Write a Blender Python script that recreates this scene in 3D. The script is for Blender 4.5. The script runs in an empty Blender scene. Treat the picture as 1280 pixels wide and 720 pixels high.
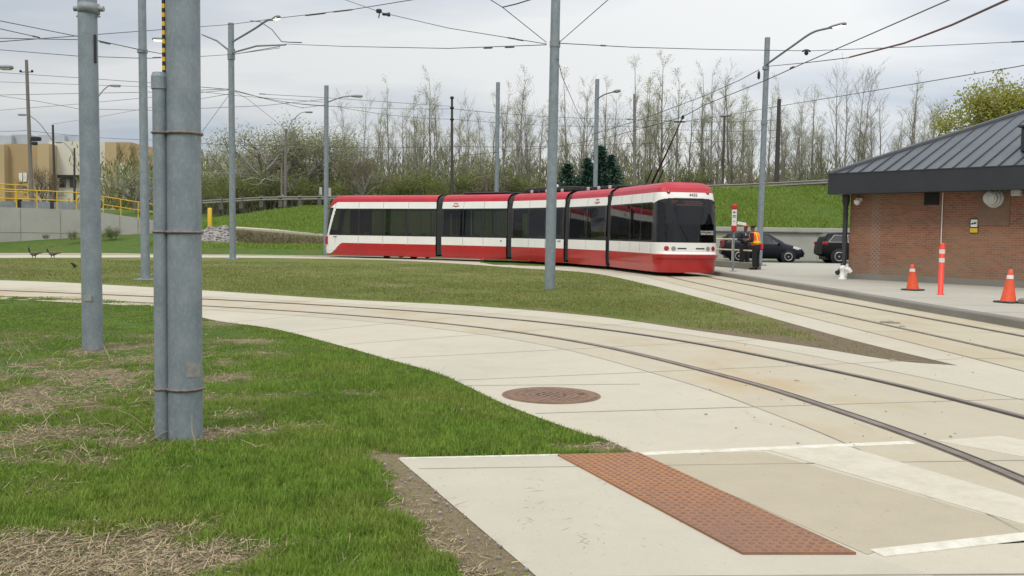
import bpy, bmesh, math, random
import numpy as np
from mathutils import Vector, Matrix, Euler
from mathutils.geometry import tessellate_polygon
random.seed(7)
S = bpy.context.scene
COL = S.collection
PI = math.pi
rad = math.radians
# ------------------------------------------------------------------ camera geometry (also used to survey the site)
FPX = 1200.0
PITCH = math.atan(69.5 / FPX)
ROLL = rad(0.8)
CAM = Vector((0, 0, 1.6))
FW = Vector((0, math.cos(PITCH), -math.sin(PITCH)))
_u = Vector((0, math.sin(PITCH), math.cos(PITCH)))
_r = Vector((1, 0, 0))
RT = _r * math.cos(ROLL) + _u * math.sin(ROLL)
UP = _u * math.cos(ROLL) - _r * math.sin(ROLL)

def ray(x, y):
    return FW + RT * ((x - 640) / FPX) + UP * ((360 - y) / FPX)

def G(x, y, z=0.0):
    """ground point seen at that pixel"""
    d = ray(x, y)
    return CAM + d * ((z - CAM.z) / d.z)

def PD(x, y, D):
    """point at distance D along the street axis"""
    d = ray(x, y)
    return CAM + d * (D / d.y)

# ------------------------------------------------------------------ mesh builder
class MB:
    def __init__(s):
        s.v = []; s.f = []; s.m = []; s.s = []
    def add(s, vs, fs, mi=0, smooth=False, M=None):
        o = len(s.v)
        if M is not None:
            vs = [M @ Vector(p) for p in vs]
        s.v.extend([tuple(p) for p in vs])
        for f in fs:
            s.f.append(tuple(i + o for i in f)); s.m.append(mi); s.s.append(smooth)
        return s
    def box(s, c, d, mi=0, M=None):
        x, y, z = c; a, b, h = d[0] / 2, d[1] / 2, d[2] / 2
        vs = [(x + i * a, y + j * b, z + k * h) for k in (-1, 1) for j in (-1, 1) for i in (-1, 1)]
        return s.add(vs, [(0, 2, 3, 1), (4, 5, 7, 6), (0, 1, 5, 4), (2, 6, 7, 3), (0, 4, 6, 2), (1, 3, 7, 5)], mi, False, M)
    def cbox(s, c, d, b=0.01, mi=0, M=None):
        """chamfered box"""
        x, y, z = c; A, B, H = d[0] / 2, d[1] / 2, d[2] / 2
        b = min(b, A * .9, B * .9, H * .9)
        rows = []
        for zz, q in ((-H, b), (-H + b, 0), (H - b, 0), (H, b)):
            a2, b2 = A - q, B - q
            cc = b
            rows.append([(x + px, y + py, z + zz) for px, py in (
                (-a2 + cc, -b2), (a2 - cc, -b2), (a2, -b2 + cc), (a2, b2 - cc), (a2 - cc, b2), (-a2 + cc, b2), (-a2, b2 - cc), (-a2, -b2 + cc))])
        vs = [p for r in rows for p in r]
        fs = []
        for k in range(3):
            for i in range(8):
                j = (i + 1) % 8
                fs.append((k * 8 + i, k * 8 + j, k * 8 + 8 + j, k * 8 + 8 + i))
        fs.append(tuple(range(7, -1, -1))); fs.append(tuple(range(24, 32)))
        return s.add(vs, fs, mi, False, M)
    def tube(s, pts, rr, n=8, mi=0, cap=True, smooth=True, M=None):
        pts = [Vector(p) for p in pts]
        if not hasattr(rr, '__len__'):
            rr = [rr] * len(pts)
        vs = []; fs = []
        t0 = (pts[1] - pts[0]).normalized()
        a = t0.orthogonal().normalized()
        for i, p in enumerate(pts):
            if i == 0: t = t0
            elif i == len(pts) - 1: t = (pts[i] - pts[i - 1]).normalized()
            else: t = ((pts[i + 1] - pts[i]).normalized() + (pts[i] - pts[i - 1]).normalized()).normalized()
            a = (a - t * a.dot(t))
            a = a.normalized() if a.length > 1e-6 else t.orthogonal().normalized()
            b = t.cross(a)
            for k in range(n):
                w = 2 * PI * k / n
                vs.append(p + (a * math.cos(w) + b * math.sin(w)) * rr[i])
        for i in range(len(pts) - 1):
            for k in range(n):
                j = (k + 1) % n
                fs.append((i * n + k, i * n + j, i * n + n + j, i * n + n + k))
        s.add(vs, fs, mi, smooth, M)
        if cap:
            o = len(pts) * n
            s.add(vs[:n], [tuple(range(n - 1, -1, -1))], mi, False, M)
            s.add(vs[-n:], [tuple(range(n))], mi, False, M)
        return s
    def lathe(s, prof, n=24, mi=0, smooth=True, M=None):
        vs = []; fs = []
        for r, z in prof:
            for k in range(n):
                w = 2 * PI * k / n
                vs.append((r * math.cos(w), r * math.sin(w), z))
        for i in range(len(prof) - 1):
            for k in range(n):
                j = (k + 1) % n
                fs.append((i * n + k, i * n + j, i * n + n + j, i * n + n + k))
        s.add(vs, fs, mi, smooth, M)
        s.add(vs[:n], [tuple(range(n - 1, -1, -1))], mi, False, M)
        s.add(vs[-n:], [tuple(range(n))], mi, False, M)
        return s
    def prism(s, poly, z0, z1, mi=0, M=None, side=None):
        n = len(poly)
        tri = tessellate_polygon([[Vector((p[0], p[1], 0)) for p in poly]])
        vs = [(p[0], p[1], z0) for p in poly] + [(p[0], p[1], z1) for p in poly]
        s.add(vs, [tuple(n + i for i in t) for t in tri] + [tuple(t[::-1]) for t in tri], mi, False, M)
        s.add(vs, [(i, (i + 1) % n, n + (i + 1) % n, n + i) for i in range(n)], mi if side is None else side, False, M)
        return s
    def sheet(s, poly, z, mi=0):
        tri = tessellate_polygon([[Vector((p[0], p[1], 0)) for p in poly]])
        return s.add([(p[0], p[1], z) for p in poly], [tuple(t) for t in tri], mi)
    def mesh(s, name, mats):
        me = bpy.data.meshes.new(name)
        me.from_pydata(s.v, [], s.f)
        for m in (mats if isinstance(mats, (list, tuple)) else [mats]):
            me.materials.append(m)
        me.polygons.foreach_set('material_index', s.m)
        me.polygons.foreach_set('use_smooth', s.s)
        me.update()
        return me
    def build(s, name, mats, parent=None, loc=None, rot=None, fixn=False):
        me = s.mesh(name, mats)
        if fixn:
            bm = bmesh.new(); bm.from_mesh(me)
            bmesh.ops.remove_doubles(bm, verts=bm.verts, dist=1e-5)
            bmesh.ops.recalc_face_normals(bm, faces=bm.faces)
            bm.to_mesh(me); bm.free()
        return link(name, me, parent, loc, rot)

def link(name, me, parent=None, loc=None, rot=None):
    o = bpy.data.objects.new(name, me)
    COL.objects.link(o)
    if parent: o.parent = parent
    if loc is not None: o.location = loc
    if rot is not None: o.rotation_euler = rot
    return o

def tag(o, label, cat, group=None):
    o['label'] = label; o['category'] = cat
    if group: o['group'] = group
    return o

def struct(o, kind='structure'):
    o['kind'] = kind
    return o

def thing(name, label, cat, loc=(0, 0, 0), rz=0.0, group=None):
    o = bpy.data.objects.new(name, None)
    o.empty_display_size = .3
    COL.objects.link(o)
    o.location = loc; o.rotation_euler = (0, 0, rz)
    return tag(o, label, cat, group)

def dup(root, loc, rz=None, scale=None, label=None):
    r = root.copy(); COL.objects.link(r); r.location = loc
    if rz is not None: r.rotation_euler = (0, 0, rz)
    if scale is not None: r.scale = scale
    if label: r['label'] = label
    for ch in list(root.children):
        c = ch.copy(); COL.objects.link(c); c.parent = r
        for g in list(ch.children):
            d = g.copy(); COL.objects.link(d); d.parent = c
    return r

def text(name, body, size, M, m, parent, depth=0.002):
    cu = bpy.data.curves.new(name, 'FONT')
    cu.body = body; cu.size = size; cu.align_x = 'CENTER'; cu.align_y = 'CENTER'; cu.extrude = depth
    cu.offset = size * .015
    t = bpy.data.objects.new(name + '_t', cu); COL.objects.link(t)
    bpy.context.view_layer.update()
    dg = bpy.context.evaluated_depsgraph_get()
    me = bpy.data.meshes.new_from_object(t.evaluated_get(dg))
    bpy.data.objects.remove(t)
    me.name = name; me.materials.clear(); me.materials.append(m)
    o = link(name, me, parent)
    o.matrix_local = M
    return o

def spline(pts, n=8):
    P = [Vector((p[0], p[1], p[2] if len(p) > 2 else 0)) for p in pts]
    out = []
    for i in range(len(P) - 1):
        p1, p2 = P[i], P[i + 1]
        p0 = P[i - 1] if i else p1 * 2 - p2
        p3 = P[i + 2] if i + 2 < len(P) else p2 * 2 - p1
        for k in range(n):
            t = k / n
            out.append(.5 * ((2 * p1) + (p2 - p0) * t + (2 * p0 - 5 * p1 + 4 * p2 - p3) * t * t + (3 * p1 - p0 - 3 * p2 + p3) * t ** 3))
    out.append(P[-1])
    return out

def offset(path, d):
    """positive = to the left of travel"""
    out = []
    for i, p in enumerate(path):
        a = path[max(i - 1, 0)]; b = path[min(i + 1, len(path) - 1)]
        t = Vector((b.x - a.x, b.y - a.y, 0)).normalized()
        out.append(Vector((p.x - t.y * d, p.y + t.x * d, p.z)))
    return out

def interp(tab, x):
    if x <= tab[0][0]: return tab[0][1]
    for (a, u), (b, v) in zip(tab, tab[1:]):
        if x <= b: return u + (v - u) * (x - a) / (b - a)
    return tab[-1][1]

# value noise, vectorised
_rng = np.random.default_rng(3)
_NT = _rng.random((256, 256))
def vnoise(x, y, sc=1.0, seed=0):
    x = np.asarray(x) * sc + seed * 17.3; y = np.asarray(y) * sc + seed * 9.1
    xi = np.floor(x).astype(int); yi = np.floor(y).astype(int)
    fx = x - xi; fy = y - yi
    fx = fx * fx * (3 - 2 * fx); fy = fy * fy * (3 - 2 * fy)
    a = _NT[xi % 256, yi % 256]; b = _NT[(xi + 1) % 256, yi % 256]
    c = _NT[xi % 256, (yi + 1) % 256]; d = _NT[(xi + 1) % 256, (yi + 1) % 256]
    return (a * (1 - fx) + b * fx) * (1 - fy) + (c * (1 - fx) + d * fx) * fy
def fbm(x, y, sc=1.0, seed=0):
    return (vnoise(x, y, sc, seed) * .5 + vnoise(x, y, sc * 2.1, seed + 1) * .28 + vnoise(x, y, sc * 4.3, seed + 2) * .22)

def inpoly(x, y, poly):
    x = np.asarray(x); y = np.asarray(y)
    c = np.zeros(x.shape, bool)
    n = len(poly); j = n - 1
    for i in range(n):
        xi, yi = poly[i][0], poly[i][1]; xj, yj = poly[j][0], poly[j][1]
        if yi != yj:
            c ^= ((yi > y) != (yj > y)) & (x < (xj - xi) * (y - yi) / (yj - yi) + xi)
        j = i
    return c

def edgedist(x, y, line):
    x = np.asarray(x); y = np.asarray(y)
    d = np.full(x.shape, 1e9)
    for a, b in zip(line, line[1:]):
        vx, vy = b[0] - a[0], b[1] - a[1]
        L = vx * vx + vy * vy + 1e-12
        t = np.clip(((x - a[0]) * vx + (y - a[1]) * vy) / L, 0, 1)
        d = np.minimum(d, np.hypot(x - a[0] - t * vx, y - a[1] - t * vy))
    return d

# ------------------------------------------------------------------ materials
def newmat(name):
    m = bpy.data.materials.new(name); m.use_nodes = True
    nt = m.node_tree
    return m, nt, nt.nodes['Principled BSDF']

def nd(nt, typ, **kw):
    n = nt.nodes.new(typ)
    for k, v in kw.items():
        if k.startswith('i_'): n.inputs[k[2:]].default_value = v
        else: setattr(n, k, v)
    return n

def rgb(c): return (c[0], c[1], c[2], 1)

def mixc(nt, fac, a, b, blend='MIX'):
    n = nt.nodes.new('ShaderNodeMix'); n.data_type = 'RGBA'; n.blend_type = blend
    for idx, v in ((0, fac), (6, a), (7, b)):
        if hasattr(v, 'is_output'): nt.links.new(v, n.inputs[idx])
        elif idx == 0: n.inputs[0].default_value = v
        else: n.inputs[idx].default_value = rgb(v)
    return n.outputs[2]

def noise(nt, vec, scale, detail=5, rough=.6, lo=.35, hi=.65):
    n = nd(nt, 'ShaderNodeTexNoise'); n.inputs['Scale'].default_value = scale
    n.inputs['Detail'].default_value = detail; n.inputs['Roughness'].default_value = rough
    nt.links.new(vec, n.inputs['Vector'])
    r = nd(nt, 'ShaderNodeMapRange', clamp=True)
    r.inputs[1].default_value = lo; r.inputs[2].default_value = hi
    nt.links.new(n.outputs[0], r.inputs[0])
    return r.outputs[0]

def coords(nt, kind='Object', scale=None):
    if kind == 'World':
        v = nd(nt, 'ShaderNodeNewGeometry').outputs['Position']
    else:
        v = nd(nt, 'ShaderNodeTexCoord').outputs['Object']
    if scale:
        mp = nd(nt, 'ShaderNodeMapping'); mp.inputs['Scale'].default_value = scale
        nt.links.new(v, mp.inputs['Vector']); v = mp.outputs[0]
    return v

def bump(nt, p, h, strength, dist=.02):
    b = nd(nt, 'ShaderNodeBump'); b.inputs['Strength'].default_value = strength; b.inputs['Distance'].default_value = dist
    nt.links.new(h, b.inputs['Height']); nt.links.new(b.outputs[0], p.inputs['Normal'])

def mat(name, c1, c2=None, scale=6, rough=.7, metal=0, bmp=0, bscale=None, coord='Object', stretch=None, lo=.35, hi=.65,
        spec=.5, coat=0, c3=None, s3=40, f3=.3, dist=.02):
    m, nt, p = newmat(name)
    p.inputs['Roughness'].default_value = rough; p.inputs['Metallic'].default_value = metal
    p.inputs['Specular IOR Level'].default_value = spec; p.inputs['Coat Weight'].default_value = coat
    p.inputs['Base Color'].default_value = rgb(c1)
    v = coords(nt, coord, stretch)
    if c2:
        f = noise(nt, v, scale, lo=lo, hi=hi)
        col = mixc(nt, f, c1, c2)
        if c3:
            g = noise(nt, v, s3, 3, .6, .5, .7)
            mm = nd(nt, 'ShaderNodeMath', operation='MULTIPLY'); mm.inputs[1].default_value = f3
            nt.links.new(g, mm.inputs[0])
            col = mixc(nt, mm.outputs[0], col, c3)
        nt.links.new(col, p.inputs['Base Color'])
    if bmp:
        bump(nt, p, noise(nt, v, bscale or scale * 3, 6, .65, .2, .8), bmp, dist)
    return m

M_steel = mat('galvanised_steel', (.185, .22, .245), (.255, .29, .315), 4.5, .6, .25, .12, 60, stretch=(1.6, 1.6, 1), c3=(.33, .37, .38), s3=30, f3=.45)
M_steel_d = mat('dull_grey_steel', (.2, .225, .24), (.28, .30, .315), 4, .6, .2)
M_strap = mat('rusty_strap', (.16, .12, .09), (.25, .22, .2), 30, .7, .3)
M_black = mat('black_plastic', (.012, .012, .014), rough=.5)
M_dark = mat('dark_grey_rubber', (.02, .021, .023), (.032, .033, .035), 8, .75)
M_wire = mat('wire_bronze', (.075, .077, .082), rough=.7)
M_wood = mat('weathered_pole_wood', (.15, .135, .12), (.23, .21, .185), 5, .9, 0, .3, 30, stretch=(8, 8, .6))
M_wood_d = mat('dark_pole_wood', (.045, .04, .038), (.08, .07, .065), 5, .9, stretch=(8, 8, .6))
M_yellow = mat('yellow_paint', (.72, .46, .02), (.62, .38, .02), 8, .5)
M_white = mat('white_paint', (.78, .77, .74), (.70, .69, .66), 6, .5)
M_cream = mat('cream_paint', (.66, .60, .40), (.58, .52, .34), 9, .5)
M_red = mat('tram_red', (0.430, 0.015, 0.019), (0.361, 0.013, 0.017), 1.2, .28, coat=.4)
M_redroof = mat('tram_roof_red', (.46, .02, .034), (.39, .015, .027), 1.5, .42, coat=.08, spec=.35)
M_twhite = mat('tram_white', (.80, .79, .75), (.74, .73, .69), 1.0, .3, coat=.3)
M_tblack = mat('tram_black_trim', (.008, .008, .009), rough=.22, coat=.3)
M_seam = mat('panel_seam', (.3, .29, .28), rough=.8)
M_inner = mat('tram_interior', (.10, .10, .10), (.14, .14, .14), 2, .7)
M_seat = mat('seat_shell', (.7, .69, .66), (.6, .59, .57), 5, .5)
M_orange = mat('cone_orange', (.78, .085, .02), (.66, .07, .018), 9, .55, c3=(.3, .1, .06), s3=25, f3=.6)
M_deli = mat('delineator_red_orange', (.85, .06, .03), (.78, .05, .025), 9, .45)
M_refl = mat('reflective_white', (.75, .72, .68), (.6, .57, .53), 20, .5)
M_rubber = mat('rubber_base', (.03, .028, .027), (.06, .055, .05), 12, .8)
M_redsign = mat('sign_red', (.5, .02, .025), rough=.4)
M_grey_text = mat('lettering_grey', (.12, .13, .14), rough=.6)
M_white_text = mat('lettering_white', (.6, .6, .58), rough=.6)
M_alu = mat('brushed_metal', (.55, .55, .53), (.45, .45, .43), 9, .5, .15)
M_tan_shade = mat('shaded_tan_cladding', (.42, .30, .165), (.38, .27, .15), .12, .85)  # darker tan, the shadow face's shade is put into the colour
M_tan_lit = mat('lit_tan_cladding', (.48, .36, .21), (.44, .33, .19), .12, .85)  # the same tan in the lighter tone of the lit faces
M_pale = mat('pale_cladding', (.62, .59, .51), (.57, .545, .47), .15, .85)
M_roofunit = mat('roof_unit_grey', (.40, .45, .50), (.33, .375, .42), .4, .6)
M_duct = mat('dark_opening', (.015, .015, .017), rough=.8)
M_carp = mat('dark_blue_car_paint', (.010, .012, .018), rough=.38, spec=.2, coat=.05)
M_carb = mat('black_car_paint', (.008, .009, .011), rough=.4, spec=.15, coat=0)
M_carred = mat('red_car_paint', (.5, .04, .02), rough=.3, coat=.6)
M_tyre = mat('tyre', (.015, .015, .016), rough=.85)
M_rim = mat('alloy_rim', (.55, .55, .56), rough=.3, metal=.6)
M_tail = mat('tail_light_red', (.35, .01, .012), rough=.2, coat=.5)
M_head = mat('headlight_clear', (.75, .77, .8), rough=.1, coat=1)
M_cglass = mat('car_glass', (.012, .015, .018), rough=.06, spec=.8)
M_cglass2 = mat('car_windscreen', (.10, .13, .15), rough=.08, spec=.8)
M_skin = mat('skin', (.11, .06, .042), (.14, .08, .055), 20, .6)
M_navy = mat('dark_uniform', (.012, .013, .022), (.02, .021, .03), 12, .85)
M_blk = mat('black_cloth', (.009, .009, .011), (.016, .016, .018), 15, .9)
M_cap = mat('red_cap', (.42, .03, .03), rough=.8)
M_hair = mat('black_hair', (.008, .007, .007), rough=.7)
M_shirt = mat('light_shirt', (.6, .6, .62), rough=.8)
M_pinkred = mat('pinkish_red_cloth', (.55, .03, .08), rough=.8)
M_gbody = mat('goose_grey_brown', (.10, .08, .055), (.17, .14, .10), 14, .9)
M_gblack = mat('goose_black', (.008, .008, .008), rough=.7)

def vest_mat():
    m, nt, p = newmat('hi_vis_vest')
    p.inputs['Roughness'].default_value = .7
    v = coords(nt)
    sx = nd(nt, 'ShaderNodeSeparateXYZ'); nt.links.new(v, sx.inputs[0])
    ab = nd(nt, 'ShaderNodeMath', operation='ABSOLUTE'); nt.links.new(sx.outputs[0], ab.inputs[0])
    st = nd(nt, 'ShaderNodeMath', operation='COMPARE'); st.inputs[1].default_value = .09; st.inputs[2].default_value = .028
    nt.links.new(ab.outputs[0], st.inputs[0])
    s2 = nd(nt, 'ShaderNodeMath', operation='COMPARE'); s2.inputs[1].default_value = 1.12; s2.inputs[2].default_value = .035
    nt.links.new(sx.outputs[2], s2.inputs[0])
    mx = nd(nt, 'ShaderNodeMath', operation='MAXIMUM'); nt.links.new(st.outputs[0], mx.inputs[0]); nt.links.new(s2.outputs[0], mx.inputs[1])
    nt.links.new(mixc(nt, mx.outputs[0], (.92, .13, .01), (.82, .68, .03)), p.inputs['Base Color'])
    return m
M_vest = vest_mat()

def glass_mat(name, tint, refl=1.0, rough=.03):
    m, nt, p = newmat(name)
    nt.nodes.remove(p)
    tr = nd(nt, 'ShaderNodeBsdfTransparent'); tr.inputs[0].default_value = rgb(tint)
    gl = nd(nt, 'ShaderNodeBsdfGlossy'); gl.inputs['Roughness'].default_value = rough; gl.inputs[0].default_value = (refl, refl, refl, 1)
    fr = nd(nt, 'ShaderNodeFresnel'); fr.inputs['IOR'].default_value = 1.5
    mx = nd(nt, 'ShaderNodeMixShader')
    nt.links.new(fr.outputs[0], mx.inputs[0]); nt.links.new(tr.outputs[0], mx.inputs[1]); nt.links.new(gl.outputs[0], mx.inputs[2])
    nt.links.new(mx.outputs[0], nt.nodes['Material Output'].inputs['Surface'])
    return m
M_glass = glass_mat('tinted_tram_glass', (.34, .35, .34), .9)
M_ws = glass_mat('tinted_windscreen_glass', (.34, .36, .38), .9)

def emis(name, c, st):
    m, nt, p = newmat(name)
    p.inputs['Base Color'].default_value = rgb(c)
    p.inputs['Emission Color'].default_value = rgb(c); p.inputs['Emission Strength'].default_value = st
    return m
M_lamp = emis('lit_lamp_lens', (1, .97, .9), 1.6)
M_led = emis('amber_led', (1, .25, .06), .5)

def concrete_mat(name, c1, c2, stain, joints=False, stain_hi=.72, stain_f=.55):
    m, nt, p = newmat(name)
    p.inputs['Roughness'].default_value = .88; p.inputs['Specular IOR Level'].default_value = .25
    v = coords(nt, 'World')
    a = noise(nt, v, .35, 6, .6, .3, .7)
    col = mixc(nt, a, c1, c2)
    b = noise(nt, v, 3.2, 8, .7, .35, .7)
    mm = nd(nt, 'ShaderNodeMath', operation='MULTIPLY'); mm.inputs[1].default_value = .4; nt.links.new(b, mm.inputs[0])
    col = mixc(nt, mm.outputs[0], col, tuple(x * .8 for x in c1))
    s = noise(nt, coords(nt, 'World', (1, .55, 1)), .55, 5, .6, .52, stain_hi)
    m2 = nd(nt, 'ShaderNodeMath', operation='MULTIPLY'); m2.inputs[1].default_value = stain_f; nt.links.new(s, m2.inputs[0])
    col = mixc(nt, m2.outputs[0], col, stain)
    sc = noise(nt, coords(nt, 'World', (5.0, .7, 1)), 1.1, 7, .75, .60, .74)
    m7 = nd(nt, 'ShaderNodeMath', operation='MULTIPLY'); m7.inputs[1].default_value = .33; nt.links.new(sc, m7.inputs[0])
    col = mixc(nt, m7.outputs[0], col, tuple(x * .45 for x in c1))
    bl = noise(nt, v, 1.4, 6, .65, .55, .8)
    m8 = nd(nt, 'ShaderNodeMath', operation='MULTIPLY'); m8.inputs[1].default_value = .35; nt.links.new(bl, m8.inputs[0])
    col = mixc(nt, m8.outputs[0], col, tuple(x * .72 for x in c1))
    # fine sand grain and pock marks
    g = noise(nt, v, 90, 4, .7, .3, .7)
    m3 = nd(nt, 'ShaderNodeMath', operation='MULTIPLY'); m3.inputs[1].default_value = .22; nt.links.new(g, m3.inputs[0])
    col = mixc(nt, m3.outputs[0], col, tuple(x * .6 for x in c1))
    sp = noise(nt, v, 26, 2, .5, .70, .74)
    m4 = nd(nt, 'ShaderNodeMath', operation='MULTIPLY'); m4.inputs[1].default_value = .5; nt.links.new(sp, m4.inputs[0])
    col = mixc(nt, m4.outputs[0], col, tuple(x * .35 for x in c1))
    nt.links.new(col, p.inputs['Base Color'])
    bump(nt, p, noise(nt, v, 45, 6, .7, .2, .8), .25, .006)
    return m
M_conc = concrete_mat('pale_concrete', (0.538, 0.494, 0.395), (0.476, 0.438, 0.345), (0.447, 0.378, 0.252))
M_track = concrete_mat('rust_tinted_track_concrete', (0.506, 0.451, 0.345), (0.446, 0.399, 0.297), (0.426, 0.320, 0.179), stain_hi=.66, stain_f=.7)
M_track2 = concrete_mat('yellowish_track_concrete', (0.499, 0.447, 0.330), (0.446, 0.395, 0.285), (0.420, 0.322, 0.193), stain_hi=.66)
M_slab = concrete_mat('grey_slab_concrete', (0.514, 0.471, 0.384), (0.461, 0.426, 0.342), (0.414, 0.368, 0.279), stain_hi=.8, stain_f=.4)
M_tanslab = concrete_mat('tan_slab_concrete', (0.450, 0.396, 0.293), (0.414, 0.360, 0.261), (0.432, 0.324, 0.180), stain_hi=.66)
M_plat = concrete_mat('platform_concrete', (0.445, 0.424, 0.357), (0.399, 0.378, 0.317), (0.370, 0.337, 0.268), stain_hi=.8)
M_kerb = concrete_mat('kerb_concrete', (.25, .235, .205), (.20, .185, .16), (.15, .13, .11))
M_wallc = concrete_mat('retaining_wall_concrete', (.47, .46, .42), (.40, .39, .355), (.30, .29, .26), stain_hi=.75)
M_joint = mat('joint_dirt', (.22, .195, .155), (.36, .325, .265), 1.5, .95, coord='World')
M_raild = mat('dusty_rail_edge', (.30, .24, .16), (.22, .17, .115), 6, .8, 0, coord='World')
M_rail = mat('rail_steel_rust', (.14, .10, .075), (.21, .155, .115), 6, .55, .35, coord='World')
M_railtop = mat('rail_head', (.27, .22, .18), (.18, .14, .11), 4, .4, .5, coord='World')
M_groove = mat('rail_groove_dirt', (.05, .04, .03), rough=.95)
M_railm = mat('mid_rust_rail_edge', (.24, .18, .125), (.17, .125, .09), 6, .8, 0, coord='World')
M_grooved = mat('dusty_groove', (.13, .10, .07), rough=.95)
M_asph = mat('asphalt_lot', (.07, .07, .07), (.10, .095, .085), 2, .95, 0, .3, 40, coord='World')

def paint_mat():
    m, nt, p = newmat('worn_road_paint')
    p.inputs['Roughness'].default_value = .8
    v = coords(nt, 'World')
    w = noise(nt, v, 7, 8, .75, .42, .62)
    nt.links.new(mixc(nt, w, (.66, .635, .55), (.53, .49, .39)), p.inputs['Base Color'])
    return m
M_paint = paint_mat()
def faded_mat():
    m, nt, p = newmat('faded_road_paint')
    p.inputs['Roughness'].default_value = .85
    v = coords(nt, 'World')
    w = noise(nt, v, 4, 9, .78, .40, .60)
    nt.links.new(mixc(nt, w, (.54, .50, .40), (.47, .43, .335)), p.inputs['Base Color'])
    return m
M_faded = faded_mat()

def grass_ground(name, g1, g2, brown, bl=.5, bh=.62, coord='World', fine=9.0):
    m, nt, p = newmat(name)
    p.inputs['Roughness'].default_value = .95; p.inputs['Specular IOR Level'].default_value = .1
    v = coords(nt, coord)
    a = noise(nt, v, fine, 6, .75, .3, .7)
    col = mixc(nt, a, g1, g2)
    b = noise(nt, coords(nt, coord, (1, .6, 1)), .33, 7, .68, bl, bh)
    col = mixc(nt, b, col, brown)
    c = noise(nt, v, 2.1, 6, .7, .45, .7)
    mm = nd(nt, 'ShaderNodeMath', operation='MULTIPLY'); mm.inputs[1].default_value = .5; nt.links.new(c, mm.inputs[0])
    col = mixc(nt, mm.outputs[0], col, tuple(x * .6 for x in g1))
    at = nd(nt, 'ShaderNodeAttribute', attribute_name='bare')
    col = mixc(nt, at.outputs['Fac'], col, mixc(nt, noise(nt, v, 7, 7, .75, .3, .7), (.15, .115, .075), (.25, .20, .13)))
    nt.links.new(col, p.inputs['Base Color'])
    bump(nt, p, noise(nt, v, fine * 3, 6, .75, .2, .8), .7, .05)
    return m
M_ground = grass_ground('bank_grass', (0.072, 0.123, 0.024), (0.102, 0.153, 0.036), (0.136, 0.136, 0.051), .5, .75, fine=2.5)
M_island = grass_ground('island_grass', (.125, .165, .04), (.19, .20, .06), (.24, .205, .10), .48, .66, fine=6)
M_brush = mat('dead_brush_ground', (.13, .10, .065), (.09, .09, .035), 1.2, .95, 0, .8, 8, coord='World')

def lawn_mat():
    m, nt, p = newmat('lawn_soil_and_turf')
    p.inputs['Roughness'].default_value = .95; p.inputs['Specular IOR Level'].default_value = .1
    v = coords(nt, 'World')
    at = nd(nt, 'ShaderNodeAttribute', attribute_name='bare')
    g = mixc(nt, noise(nt, v, 30, 6, .75, .3, .7), (.05, .085, .018), (.09, .13, .03))
    s = mixc(nt, noise(nt, v, 24, 8, .75, .3, .7), (.22, .165, .105), (.38, .305, .20))
    nt.links.new(mixc(nt, at.outputs['Fac'], g, s), p.inputs['Base Color'])
    bump(nt, p, noise(nt, v, 60, 6, .75, .2, .8), .8, .03)
    return m
M_lawn = lawn_mat()

def blade_mat(name, a, b, c):
    m, nt, p = newmat(name)
    p.inputs['Roughness'].default_value = .6; p.inputs['Specular IOR Level'].default_value = .25
    v = coords(nt, 'World')
    col = mixc(nt, noise(nt, v, 1.3, 4, .6, .3, .7), a, b)
    ps = mixc(nt, noise(nt, v, 9, 3, .6, .4, .7), col, tuple(x * .62 for x in a))
    mq = nd(nt, 'ShaderNodeMath', operation='MULTIPLY'); mq.inputs[1].default_value = .5; nt.links.new(noise(nt, v, .75, 6, .7, .46, .66), mq.inputs[0])
    col = mixc(nt, mq.outputs[0], ps, (c[0] * .85, c[1] * .82, c[2] * .8))
    col = mixc(nt, noise(nt, v, 55, 2, .5, .52, .8), col, c)
    nt.links.new(col, p.inputs['Base Color'])
    p.inputs['Subsurface Weight'].default_value = 0
    tl = nd(nt, 'ShaderNodeBsdfTranslucent'); nt.links.new(col, tl.inputs[0])
    mx = nd(nt, 'ShaderNodeMixShader'); mx.inputs[0].default_value = .3
    nt.links.new(p.outputs[0], mx.inputs[1]); nt.links.new(tl.outputs[0], mx.inputs[2])
    nt.links.new(mx.outputs[0], nt.nodes['Material Output'].inputs['Surface'])
    return m
M_blade = blade_mat('grass_blades', (0.159, 0.287, 0.035), (0.235, 0.356, 0.050), (0.382, 0.394, 0.109))
M_blade2 = blade_mat('olive_grass_blades', (0.165, 0.224, 0.047), (0.224, 0.254, 0.068), (0.366, 0.313, 0.136))
M_straw = mat('dead_straw', (.46, .375, .235), (.33, .26, .155), 6, .9, coord='World')
M_scuff = mat('scuff_mark', (.24, .225, .195), (.34, .32, .275), 9, .9, coord='World')
M_straw2 = mat('dead_straw_dark', (.25, .19, .12), (.16, .12, .075), 6, .9, coord='World')

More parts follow.
